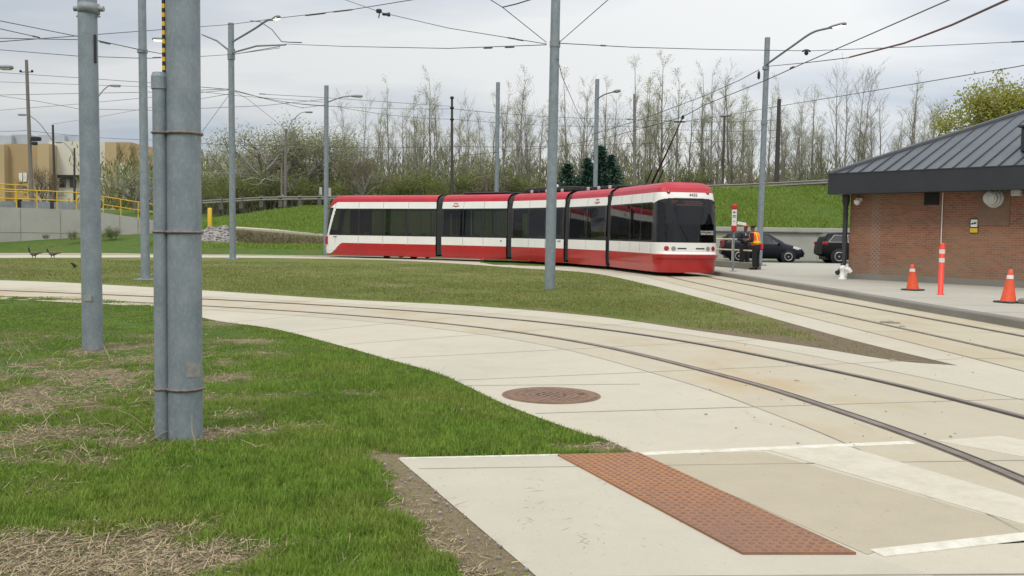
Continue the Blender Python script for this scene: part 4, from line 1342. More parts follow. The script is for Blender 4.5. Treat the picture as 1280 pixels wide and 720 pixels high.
b = PD(407.5, 300, 60); 
t = pole('street_lamp', 'grey steel lamp pole rising just behind the rear end of the streetcar', b, PD(408, 107, 60).z, .15, .135, zb=-.02, plate=False, cat='street lamp')
lamp(t, [PD(409, 128, 60), PD(425, 122, 60), PD(438, 120, 60)], False, .04, size=(.75, .3, .11))
b = PD(620, 300, 60)
t = pole('catenary_pole', 'plain grey steel pole without lamp behind the middle of the streetcar', b, PD(621, 103, 60).z, .14, .125, zb=0, plate=False)
b = G(687, 361.5)
t = pole('catenary_pole', 'tall grey steel pole standing in the island grass in front of the streetcar', b, 10.2, .152, .125, zb=0, lean=(.05, 0), plate=False)
z = PD(691, 55, b.y).z
MB().lathe([(.13, -.09), (.15, -.09), (.15, .09), (.13, .09)], 16, 0, False, Matrix.Translation((.04, 0, z))).build('wire_clamp', M_steel_d, t)
b = PD(743, 290, 58)
t = pole('street_lamp', 'grey steel lamp pole above the roof behind the front half of the streetcar', b, PD(745, 99, 58).z, .14, .125, zb=0, plate=False, cat='street lamp')
lamp(t, [PD(746, 124, 58), PD(756, 118, 57), PD(767, 115, 56)], False, .04, size=(.7, .3, .11))
b = PD(949, 318, 47)
t = pole('street_lamp', 'tall grey steel pole with a long lit lamp arm beside the people on the platform', b, PD(955, 47, 47).z, .15, .13, zb=.15, lean=(.1, 0), cat='street lamp')
lamp(t, [PD(956, 82, 47), PD(990, 58, 45), PD(1015, 41, 44), PD(1036, 35, 43)], True, .05, size=(1.0, .28, .12))
for py in (85, 153):
    MB().lathe([(.14, -.08), (.165, -.08), (.165, .08), (.14, .08)], 16, 0, False, Matrix.Translation((.06, 0, PD(953, py, 47).z - .15))).build('wire_clamp', M_steel_d, t)
MB().lathe([(.03, -.2), (.07, -.12), (.07, .1), (.03, .2)], 8, 0, True, Matrix.Translation(L(t, PD(948.5, 94, 47)))).build('insulator', M_black, t)
# pole hidden behind the foreground pole, its lit lamp shows on the left
b = PD(231, 300, 42)
t = pole('street_lamp', 'lit lamp on an arm sticking out left of the thick strapped pole', b, PD(231, 30, 42).z, .15, .13, zb=0, cat='street lamp')
lamp(t, [PD(231, 60, 42), PD(220, 51, 42), PD(209, 49, 42)], True, .045, size=(.62, .3, .12))
# lamp seen at the left border
b = PD(-50, 300, 34)
t = pole('street_lamp', 'dark street lamp head poking in at the left picture edge', b, PD(-50, 70, 34).z, .13, .11, zb=0, cat='street lamp')
lamp(t, [PD(-50, 100, 34), PD(-25, 88, 34), PD(-6, 84, 34)], False, .04, size=(.6, .3, .12))
# lamp behind the collar pole
b = PD(117, 300, 62)
t = pole('street_lamp', 'thin curved lamp arm seen just right of the collared pole', b, PD(117, 112, 62).z, .11, .09, zb=2, cat='street lamp', plate=False)
lamp(t, [PD(118, 128, 62), PD(128, 114, 62), PD(136, 107, 62)], False, .035, size=(.75, .28, .1))
# wooden poles
def wpole(label, px0, px1, ytop, D, zb, r=.14, m=M_wood, cat='utility pole'):
    a = PD(px0, 250, D); tp = PD(px1, ytop, D)
    return pole('wooden_pole', label, a, tp.z, r, r * .7, m, cat, 'wooden utility poles', zb, (tp.x - a.x, 0), False, 'post')
t = wpole('tall weathered wooden pole with a floodlight, far left behind the yellow railing', 40, 33, 75, 78, 3, .17)
for dx in (-6, 6):
    MB().lathe([(.03, -.1), (.1, -.06), (.1, .05), (.02, .12)], 8, 0, True, Matrix.Translation(L(t, PD(33 + dx * 1.2, 89, 78)))).build('insulator', M_black, t)
MB().tube([L(t, PD(26, 90, 78)), L(t, PD(41, 90, 78))], .04, 6).build('cross_arm', M_wood, t)
mb = MB(); q = L(t, PD(45, 173.5, 77.7)); mb.cbox(q, (.75, .4, .32), .05, 0, None); mb.tube([L(t, PD(38, 176, 78)), q], .04, 6); mb.cbox(q + Vector((-.12, 0, -.38)), (.4, .3, .25), .04)
mb.build('floodlight', M_black, t)
t = wpole('shorter dark wooden pole with a lamp arm, left of the collared pole', 69, 66, 156, 95, 3, .14, M_wood_d)
lamp(t, [PD(65, 175, 95), PD(50, 155, 95), PD(38, 145, 95), PD(34, 143.5, 95)], False, .05, size=(.9, .35, .13))
t = wpole('small wooden lamp pole in front of the pale building wall', 93, 93, 185, 110, 3.4, .14, M_wood_d)
lamp(t, [PD(93, 194, 110), PD(86, 184, 110), PD(79, 178, 110), PD(78, 178, 110)], False, .05, size=(.8, .35, .13))
t = wpole('pale wooden pole in front of the willow with a reddish lamp on a curved arm', 356.5, 357.5, 161, 82, 3.5, .15)
lamp(t, [PD(357.5, 168, 82), PD(365, 152, 82), PD(375, 142, 82), PD(381, 140, 82)], False, .03, size=(.65, .3, .12))
t = wpole('short wooden post with a small white tag next to the willow', 352, 352, 206, 81, 3.5, .10)
MB().box(L(t, PD(353, 245.5, 80.8)), (.16, .02, .26)).build('white_tag', M_white, t)
t = wpole('dark utility pole with stacked insulators behind the bellows nearest the rear', 565, 565, 121, 78, 3.5, .13, M_wood_d)
for py in (122, 134.5, 149):
    mb = MB(); mb.lathe([(.05, -.12), (.16, -.08), (.16, .04), (.04, .12)], 10, 0, True, Matrix.Translation(L(t, PD(565, py, 78)))); mb.build('insulator', M_black, t)
t = wpole('grey wooden pole rising behind the streetcar roof near the trolley pole', 793, 793, 118, 88, 4.5, .16)
lamp(t, [PD(793, 150, 88), PD(789, 149, 88)], False, .03, size=(.4, .25, .1))
t = wpole('black wooden pole against the bare trees right of the lit platform lamp', 970, 974, 124, 80, 4.6, .22, M_wood_d)
t = wpole('thin dark pole with a small cross arm left of the lit platform lamp', 903, 906, 146, 90, 4.6, .11, M_wood_d)
MB().tube([L(t, PD(901, 146, 90)), L(t, PD(913, 145, 90))], .05, 6).build('cross_arm', M_wood_d, t)
t = wpole('pale slender pole in the trees just right of the streetcar front', 898, 898, 200, 84, 4.6, .08)

def wire(label, pts, r=.014, m=M_wire, sag=0.0, name='overhead_wire', ins=()):
    P_ = [PD(*p) for p in pts]
    off_ = lambda p: p[0] < -8 or p[0] > 1290 or p[1] < 0
    # the wire goes on beyond the edge of the view
    if off_(pts[-1]): P_.append(P_[-1] + (P_[-1] - P_[-2]).normalized() * 30)
    if off_(pts[0]): P_.insert(0, P_[0] + (P_[0] - P_[1]).normalized() * 30)
    out = []
    for a, b in zip(P_, P_[1:]):
        n = 10
        for k in range(n):
            t_ = k / n; q = a.lerp(b, t_); q.z -= sag * 4 * t_ * (1 - t_); out.append(q)
    out.append(P_[-1])
    r *= .85; mb = MB(); mb.tube(out, r, 5)
    for p in ins:
        q = PD(*p[:3]); l = p[3] if len(p) > 3 else .25
        # slide onto the wire direction
        j = min(range(len(out) - 1), key=lambda i: (out[i] - q).length)
        d = (out[j + 1] - out[j]).normalized()
        mb.tube([q - d * l, q - d * l * .8, q + d * l * .8, q + d * l], [r, r * 1.9, r * 1.9, r], 6)
    o = mb.build(name, m)
    return tag(o, label, 'wire', 'overhead wires')
wire('wire entering high at the left edge and sloping down to the slim island pole', [(-40, 18, 21), (95, 45, 25), (180, 63, 29)], .012)
wire('short wire at the upper left ending in a clamp on the rising wire', [(-40, 27, 24), (50, 47, 28)], .014, ins=((45, 46, 27.8, .25),))
wire('long wire rising from the left edge past the bracketed pole to the top edge', [(-40, 55, 28), (95, 45, 36), (289, 30.5, 50), (345, 23, 42), (440, 12, 36), (520, -1, 31), (570, -11, 28)], .017, ins=((394, 18, 39, 1.0), (428, 13.5, 37, .9)))
wire('wire below the collar from the left edge to the slim island pole', [(-40, 59, 34), (96, 70, 31), (181, 73, 29.2), (205, 72, 30)], .013, ins=((196, 72, 30, .2),))
wire('wire from the slim island pole to the bracketed pole arm', [(-40, 47, 30), (120, 50, 30), (181, 63.5, 29), (230, 72, 40), (290, 68, 50), (350, 60, 46)], .015, ins=((131, 53.5, 29.5, .25),))
wire('highest of the faint far wires left of the collared pole', [(-40, 88, 75), (95, 97, 70), (195, 104, 60), (290, 112, 50)], .02)
wire('second of the faint far wires left of the collared pole', [(-40, 101, 85), (200, 109, 80), (300, 120, 78), (410, 128, 78)], .02)
wire('third of the faint far wires, nearly level across the far left poles', [(-40, 119.5, 75), (195, 115, 62), (290, 111, 50)], .02)
wire('faint far wire sagging down to the right behind the left poles', [(-40, 114, 62), (50, 127, 62), (98, 136, 60), (195, 138, 60), (330, 132, 58), (407, 124, 60)], .016)
wire('faint far wire climbing from the left edge to the bracketed pole', [(-40, 141, 78), (98, 130, 70), (195, 121, 60), (290, 112, 50)], .016)
wire('low far wire climbing gently behind the thick strapped pole', [(66, 155, 95), (120, 147, 88), (195, 133, 74), (289, 117, 50)], .016)
wire('lowest utility line running level behind the left poles towards the willow', [(-40, 160, 78), (33, 163, 78), (195, 175, 88), (357, 182, 82), (565, 183, 78), (793, 179, 88), (970, 172, 80)], .02, sag=.15)
wire('upper utility line on the dark insulator pole, behind the streetcar roof', [(357, 128, 86), (565, 136, 78), (793, 149, 88), (972, 150, 80)], .02, sag=.2)
wire('middle utility line on the dark insulator pole, through the poplars', [(290, 113, 50), (420, 133, 70), (565, 149, 78), (793, 158, 88), (972, 163, 80)], .018, sag=.2)
wire('wire from the bracket arm level across to the tall island pole', [(357, 55, 43), (430, 58, 37), (560, 60.5, 30), (683, 56, 27)], .014, ins=((371, 53, 42, .7), (610, 60, 29, .2), (637, 59, 28, .2)))
wire('wire from the dark crossing fitting down to the tall island pole', [(415, -6, 38), (478, 16, 34), (560, 35, 30), (683, 55, 27)], .013, ins=((640, 48, 28, .2), (650, 50, 28, .15)))
wire('short span wire from the top edge left of the tall island pole', [(604, -6, 22), (628, 9, 23), (683, 53, 27)], .012)
wire('short bridle wire with a clamp at the top edge left of the tall island pole', [(628, 9, 23), (645, 5, 22.5), (690, -9, 21)], .018)
wire('span wire from the tall island pole up to the right', [(699, 53, 27), (770, -9, 22)], .012)
wire('long level span wire from the tall island pole to the right picture edge', [(699, 54, 27), (790, 59, 31), (900, 62, 36), (1013, 63.5, 37), (1150, 58, 35), (1275, 52, 33), (1340, 49, 32)], .015, ins=((754, 57, 29.5, .2), (1275, 52, 33, .3)))
wire('trolley wire over the streetcar rising to the upper right corner', [(560, 196, 62), (690, 184, 56), (760, 172, 49), (853, 146.5, 37.5), (880, 131.5, 35.5), (958, 100, 31), (1007, 78, 28), (1090, 42, 23), (1186, 0, 18.5), (1240, -26, 16)], .017, ins=((990, 84.5, 29, .15),))
wire('thick reddish taped cable hanging at the upper right', [(1062, 71.5, 30), (1130, 54, 25), (1190, 31, 21), (1258, 0, 17.5), (1310, -26, 15)], .03, mat('taped_cable', (.20, .09, .075), (.12, .07, .065), 8, .7), name='taped_cable')
wire('thin wire from the lit platform lamp pole to the taped cable', [(958, 83, 46), (1007, 78.5, 38), (1062, 72, 30)], .018)
wire('wire leaving the lit platform lamp pole to the left above the streetcar front', [(949, 87, 46.5), (925, 100, 47), (880, 120, 49), (800, 150, 53), (740, 168, 57)], .02)
wire('long wire above the brick building roof running into the bare trees', [(1340, 70, 27), (1273, 83, 31), (1100, 112, 42), (960, 135, 56), (905, 145, 68), (793, 160, 88)], .018)
wire('slack guy wire right of the tall island pole', [(697, 73, 27), (703, 97, 30), (722, 140, 45), (742, 160, 58)], .012)
wire('guy wire sloping down left from the bracketed pole', [(286, 119, 50), (254, 163, 51), (200, 235, 55), (172, 268, 62)], .013)
wire('wire pair dropping right from the bracketed pole towards the willow', [(294, 113, 50), (330, 123, 54), (378, 135, 58), (407, 131, 60)], .016, ins=((325, 122, 53.5, .3),))
wire('thin wire falling right from the bracketed pole behind the willow', [(294, 115, 50), (310, 124, 55), (345, 152, 70), (357, 165, 82)], .014)
wire('upper wire from the bracketed pole to the rear lamp pole', [(325, 117.5, 54), (407, 122, 60), (520, 130, 70), (565, 133, 78)], .016, ins=((328, 117.5, 54, .3),))
# dark crossing fitting where the two wires meet
q = PD(478, 16, 34)
mb = MB(); mb.cbox((-.12, 0, .06), (.2, .1, .14), .03); mb.cbox((.12, 0, -.05), (.26, .1, .09), .03); mb.tube([(-.1, 0, 0), (-.13, 0, -.18)], .022, 6); mb.lathe([(.05, -.06), (.07, 0), (.04, .07)], 8, 0, True, Matrix.Translation((.22, 0, -.06)))
tag(mb.build('wire_crossing_fitting', M_black, None, q), 'black lumpy fitting hanging where two wires meet near the top edge', 'wire fitting', 'wire fittings')
q = PD(1008, 65, 37)
mb = MB(); mb.tube([(-.16, 0, .02), (-.05, 0, .07), (.05, 0, .07), (.16, 0, .02)], .035, 6); mb.lathe([(.04, -.12), (.09, -.05), (.05, .08)], 8, 0, True)
tag(mb.build('wire_hanger', M_black, None, q), 'small black hanger on the level span wire right of the lit platform lamp pole', 'wire fitting', 'wire fittings')

# ================================================================== BRICK BUILDING
A = G(1060, 348.5, .15); D30 = G(1280, 357, .15)
wd = Vector((.62, -.785, 0)).normalized()
ang = math.atan2(wd.y, wd.x)
bld = thing('brick_building', 'low red brick station building with a dark metal hip roof and deep black fascia', 'building', (A.x, A.y, .15), ang)
# local: x along the front wall, y = into the building
BL, BD, WH = 15.0, 9.5, 2.93
def blx(px, off=0.0, z=1.5):
    """where along the front wall the pixel column falls"""
    d = ray(px, 300); best = None
    n = Vector((-wd.y, wd.x, 0))
    o = A - n * off
    tt = (o - CAM).dot(n) / d.dot(n); p_ = CAM + d * tt
    return (p_ - A).dot(wd)
def blz(px, py, off=0.0):
    d = ray(px, py); n = Vector((-wd.y, wd.x, 0)); o = A - n * off
    tt = (o - CAM).dot(n) / d.dot(n); return (CAM + d * tt).z - .15
mb = MB(); mb.box((BL / 2, BD / 2, WH / 2 + .1), (BL, BD, WH + .2))
mb.build('wall', M_brick, bld)
mb = MB(); mb.box((BL / 2, BD / 2, .1), (BL + .05, BD + .05, .2)); mb.build('base_course', M_kerb, bld)
OH = .75; FH = .72
fz0 = WH - .02; fz1 = fz0 + FH
mb = MB()
x0, x1, y0, y1 = -.40, BL + OH, -OH, BD + OH
mb.box(((x0 + x1) / 2, (y0 + y1) / 2, fz0 + .04), (x1 - x0 - .1, y1 - y0 - .1, .06))
for c_, d_ in ((((x0 + x1) / 2, y0, fz0 + FH / 2), (x1 - x0, .08, FH)), (((x0 + x1) / 2, y1, fz0 + FH / 2), (x1 - x0, .08, FH)),
               ((x0, (y0 + y1) / 2, fz0 + FH / 2), (.08, y1 - y0 - .082, FH)), ((x1, (y0 + y1) / 2, fz0 + FH / 2), (.08, y1 - y0 - .082, FH))):
    mb.cbox(c_, d_, .012)
mb.box(((x0 + x1) / 2, y0 - .045, fz0 + .02), (x1 - x0 + .05, .02, .03)); mb.box(((x0 + x1) / 2, y0 - .045, fz1 - .02), (x1 - x0 + .05, .02, .03))
mb.build('fascia', M_fascia, bld)
# hip roof with standing seams
half = (y1 - y0) / 2; slope = .47; rz = fz1 + slope * half
e = .03
vs = [(x0 + e, y0 + e, fz1 - .02), (x1 - e, y0 + e, fz1 - .02), (x1 - e, y1 - e, fz1 - .02), (x0 + e, y1 - e, fz1 - .02), (x0 + half, (y0 + y1) / 2, rz), (x1 - half, (y0 + y1) / 2, rz)]
mb = MB(); mb.add(vs, [(0, 1, 5, 4), (2, 3, 4, 5), (1, 2, 5), (3, 0, 4)], 0)
sp = .46
k = 0
while x0 + .2 + k * sp < x1 - .1:
    X_ = x0 + .2 + k * sp; k += 1
    t_ = min(X_ - x0, half, x1 - X_) - .03
    if t_ <= .1: continue
    for ya, sgn in ((y0 + e, 1), (y1 - e, -1)):
        a = Vector((X_, ya, fz1 - .02)); b_ = Vector((X_, ya + sgn * t_, fz1 - .02 + slope * t_))
        mb.tube([a + Vector((0, 0, .02)), b_ + Vector((0, 0, .02))], .03, 4, 1, True, False)
k = 0
while y0 + .2 + k * sp < y1 - .1:
    Y_ = y0 + .2 + k * sp; k += 1
    t_ = min(Y_ - y0, y1 - Y_) - .03
    for xa, sgn in ((x0 + e, 1), (x1 - e, -1)):
        mb.tube([(xa, Y_, fz1), (xa + sgn * t_, Y_, fz1 + slope * t_)], .03, 4, 1, True, False)
for a, b_ in ((vs[0], vs[4]), (vs[1], vs[5]), (vs[2], vs[5]), (vs[3], vs[4]), (vs[4], vs[5])):
    a = Vector(a) + Vector((0, 0, .03)); b_ = Vector(b_) + Vector((0, 0, .03))
    mb.tube([a, b_], .075, 6, 0, True, False)
roof = mb.build('roof', [M_roof, M_seamrib], bld)
# roof hatch by the right edge
q = PD(1279, 172, 29.5); ql = Matrix.Rotation(-ang, 4, 'Z') @ (q - Vector((A.x, A.y, .15)))
M_ = Matrix.Translation((ql.x + .35, ql.y, 0)); zr = fz1 + slope * (ql.y - y0)
mb = MB(); mb.cbox((ql.x + .5, ql.y, zr + .2), (.8, .8, .75), .03); mb.cbox((ql.x + .5, ql.y, zr + .60), (.95, .95, .08), .02); mb.build('roof_hatch', M_fascia, bld)
# downpipe at the left corner
mb = MB(); mb.tube([(-.09, -.14, fz0), (-.09, -.14, .55), (-.13, -.28, .28), (-.16, -.44, .2)], .085, 10); mb.lathe([(.085, 0), (.13, .2), (.13, .4), (.09, .42)], 10, 0, False, Matrix.Translation((-.09, -.14, fz0 - .42)))
mb.build('downpipe', M_fascia, bld)
# camera dome, vents, sign, conduit, box
def onwall(px, py, off=0.0): return blx(px, off), blz(px, py, off)
X_, Z_ = onwall(1073, 252)
mb = MB(); mb.cbox((X_, -.05, Z_ + .06), (.22, .1, .14), .02); mb.tube([(X_, -.08, Z_ + .04), (X_ + .03, -.2, Z_ - .02)], .05, 8); mb.lathe([(.02, -.13), (.09, -.09), (.115, 0), (.115, .05), (0, .06)], 14, 0, True, Matrix.Translation((X_ + .04, -.22, Z_)))
mb.build('camera_dome', M_white, bld)
xa, za = onwall(1154, 238); xb, zb_ = onwall(1172, 256)
mb = MB(); mb.box(((xa + xb) / 2, -.01, (za + zb_) / 2), (xb - xa, .06, za - zb_)); 
for k in range(5): mb.box(((xa + xb) / 2, -.05, zb_ + (k + .5) * (za - zb_) / 5), (xb - xa - .04, .02, .03))
mb.build('louvre_vent', M_duct, bld)
X_, Z_ = onwall(1239, 248)
R90 = Matrix.Rotation(PI / 2, 4, 'X')
mb = MB(); mb.box((X_ + .05, -.012, Z_ - .28), (.95, .03, 1.1), 1)
mb.lathe([(.29, 0), (.29, .06), (.25, .09), (.25, .18), (.21, .20), (.21, .32), (.17, .34), (.17, .38), (.06, .40), (0, .40)], 24, 0, False, Matrix.Translation((X_ + .06, -.02, Z_)) @ R90)
mb.build('exhaust_vent', [M_alu, mat('patched_render', (.22, .13, .09), (.18, .11, .08), 4, .9)], bld)
xa, za = onwall(1212, 273); xb, zb_ = onwall(1222.5, 291.5)
mb = MB(); w_, h_ = xb - xa, za - zb_; cx_, cz_ = (xa + xb) / 2, (za + zb_) / 2
mb.cbox((cx_, -.015, cz_), (w_, .025, h_), .004, 0)
mb.box((cx_, -.030, cz_ + h_ * .17), (w_ * .78, .006, h_ * .50), 1)
mb.box((cx_, -.030, cz_ - h_ * .31), (w_ * .90, .006, h_ * .30), 2)
mb.box((cx_ - .01, -.036, cz_ + h_ * .15), (w_ * .5, .006, h_ * .07), 0, None); mb.box((cx_ + .04, -.036, cz_ + h_ * .20), (w_ * .3, .006, h_ * .07), 0)
mb.box((cx_ - .06, -.036, cz_ + h_ * .11), (w_ * .25, .006, h_ * .05), 0)
mb.build('warning_sign', [M_black, M_white, M_yellow], bld)
X_, Z_ = onwall(1177, 250); mb = MB(); mb.tube([(X_, -.03, .9), (X_, -.03, fz0)], .016, 6); mb.build('wall_conduit', M_white, bld)
X_, Z_ = onwall(1271, 238); mb = MB(); mb.cbox((X_, -.12, Z_), (.28, .24, .34), .02); mb.build('junction_box', M_alu, bld)
mb = MB(); mb.tube([(X_ + .15, -.1, Z_ - .1), (X_ + 1.2, -.05, Z_ + .05)], .02, 6); mb.build('cable', mat('rust_red_cable', (.3, .06, .04)), bld)

# ================================================================== PLATFORM FURNITURE
def cone(label, px, py, h, lean=0):
    b = G(px, py, .15)
    t = thing('traffic_cone', label, 'traffic cone', (b.x, b.y, .15), random.uniform(.1, .6), 'traffic cones')
    mb = MB(); mb.cbox((0, 0, .022), (.46, .46, .044), .015); mb.build('base', M_rubber, t)
    prof = [(.17, .044), (.165, .06), (.03 + .135 * (1 - .66 / .98), h * .70), (.03 + .135 * (1 - .86), h * .86), (.035, h - .02), (.022, h), (0, h)]
    prof = [(.175, .04), (.165, .06), (.082, h * .68), (.06, h * .86), (.042, h), (.03, h + .005), (0, h + .005)]
    sh = MB()
    M = Matrix.Shear('XY', 4, (lean, 0)) if lean else None
    sh.lathe(prof, 24, 0, True, M)
    c_ = sh.build('cone_body', M_orange, t)
    co = MB(); co.lathe([(.0790, h * .725), (.0655, h * .84)], 24, 0, True, M); co.f = co.f[:24]; co.m = co.m[:24]; co.s = co.s[:24]; co.build('reflective_collar', M_refl, c_)
    return t
cone('weathered orange traffic cone leaning to the left beside the red delineator post', 1141, 363, .72, -.10)
cone('taller orange traffic cone on the platform at the right edge of the picture', 1260, 378.5, .76, .06)
b = G(1175.5, 368.5, .15)
t = thing('delineator_post', 'slim red-orange delineator post with two white bands in front of the brick wall', 'delineator post', (b.x, b.y, .15))
h = 1.33
MB().lathe([(.085, 0), (.085, .02), (.068, .03), (.066, h * .93), (.05, h * .95), (.06, h * .99), (.02, h), (0, h)], 20).build('post', M_deli, t)
for z0, z1 in ((.655, .755), (.86, .96)):
    mb = MB(); mb.lathe([(.0705, h * z0 * .82 + .12), (.0705, h * z1 * .82 + .12)], 20); mb.f = mb.f[:20]; mb.m = mb.m[:20]; mb.s = mb.s[:20]; mb.build('reflective_band', M_refl, t)
# white standpipe
b = G(1053, 349, .15)
t = thing('standpipe', 'short white painted standpipe with a side outlet at the building corner', 'standpipe', (b.x, b.y, .15), -.3); t.scale = (.82, .82, .86)
mb = MB(); mb.lathe([(.17, 0), (.17, .05), (.11, .07), (.11, .36), (.14, .40), (.14, .50), (.08, .55), (0, .56)], 16); mb.build('barrel', M_white, t)
mb = MB(); mb.tube([(.05, 0, .42), (.24, -.03, .40), (.33, -.05, .28)], [.10, .10, .085], 12); mb.build('outlet', M_white, t)
# stop pole
b = G(916, 339.3, .15)
t = thing('stop_sign_pole', 'thin streetcar stop pole with a white panel between red caps', 'stop pole', (b.x, b.y, .15), -.25)
MB().tube([(0, 0, 0), (0, 0, 2.62)], .04, 10).build('post', M_steel, t)
MB().lathe([(.15, 0), (.15, .02), (.06, .03)], 14).build('base_plate', M_steel_d, t)
z1 = 2.70; 
mb = MB(); mb.cbox((0, -.045, 2.16), (.19, .05, .66), .01); pan = mb.build('sign_panel', M_white, t)
mb = MB(); mb.cbox((0, -.045, 2.60), (.23, .1, .19), .03); mb.build('sign_cap', M_redsign, t)
mb = MB(); mb.cbox((0, -.045, 1.74), (.21, .1, .24), .03); mb.build('sign_cap', M_redsign, t)
mb = MB(); mb.box((0, -.073, 2.38), (.09, .006, .07)); mb.box((0, -.073, 2.25), (.13, .006, .035)); mb.box((0, -.073, 2.19), (.13, .006, .035)); mb.box((0, -.073, 2.02), (.09, .006, .02)); mb.build('sign_marks', M_grey_text, pan)
mb = MB(); mb.cbox((0, 0, 0), (.36, .03, .12), .01, 0, Matrix.Translation((.30, -.02, 1.93)) @ Matrix.Rotation(rad(10), 4, 'Y')); mb.build('white_flag_plate', M_white, t)
# ramp railing on a concrete upstand
r0 = G(943, 337, .15); r1 = Vector((9.1, 46.5, 0))
t = thing('ramp_railing', 'cream painted pipe railing on a low concrete upstand behind the stop pole', 'railing', (r0.x, r0.y, .15))
dv = Vector((r1.x - r0.x, r1.y - r0.y, 0)); 
mb = MB(); a = math.atan2(dv.y, dv.x); Lr_ = dv.length
MR = Matrix.Rotation(a, 4, 'Z')
mb.cbox((Lr_ / 2, -.15, .14), (Lr_, .35, .28), .02, 0, MR); mb.build('upstand', M_kerb, t)
pts_ = [.35, 2.3, 4.2, Lr_ - .2]
for s_ in pts_:
    mb = MB(); p_ = MR @ Vector((s_, -.12, 0)); mb.tube([(p_.x, p_.y, .28), (p_.x, p_.y, 1.3)], .05, 8); mb.build('post', M_cream, t)
for z in (.80, 1.28):
    mb = MB(); mb.tube([MR @ Vector((.3, -.12, z)), MR @ Vector((Lr_, -.12, z))], .032, 8); mb.build('rail', M_cream, t)
mb = MB(); mb.tube([MR @ Vector((.35, -.12, 1.28)), MR @ Vector((.12, -.12, 1.15)), MR @ Vector((.08, -.12, .95)), MR @ Vector((.3, -.12, .8))], .032, 8); mb.build('end_loop', M_cream, t)
# ground cable end by the right cone
g = G(1275, 379.5, .15)
mb = MB(); mb.cbox((0, 0, .06), (.3, .2, .12), .03); tag(mb.build('concrete_block', M_kerb, None, (g.x + .12, g.y, .15), (0, 0, .4)), 'small grey block on the platform against the right-hand traffic cone', 'block')
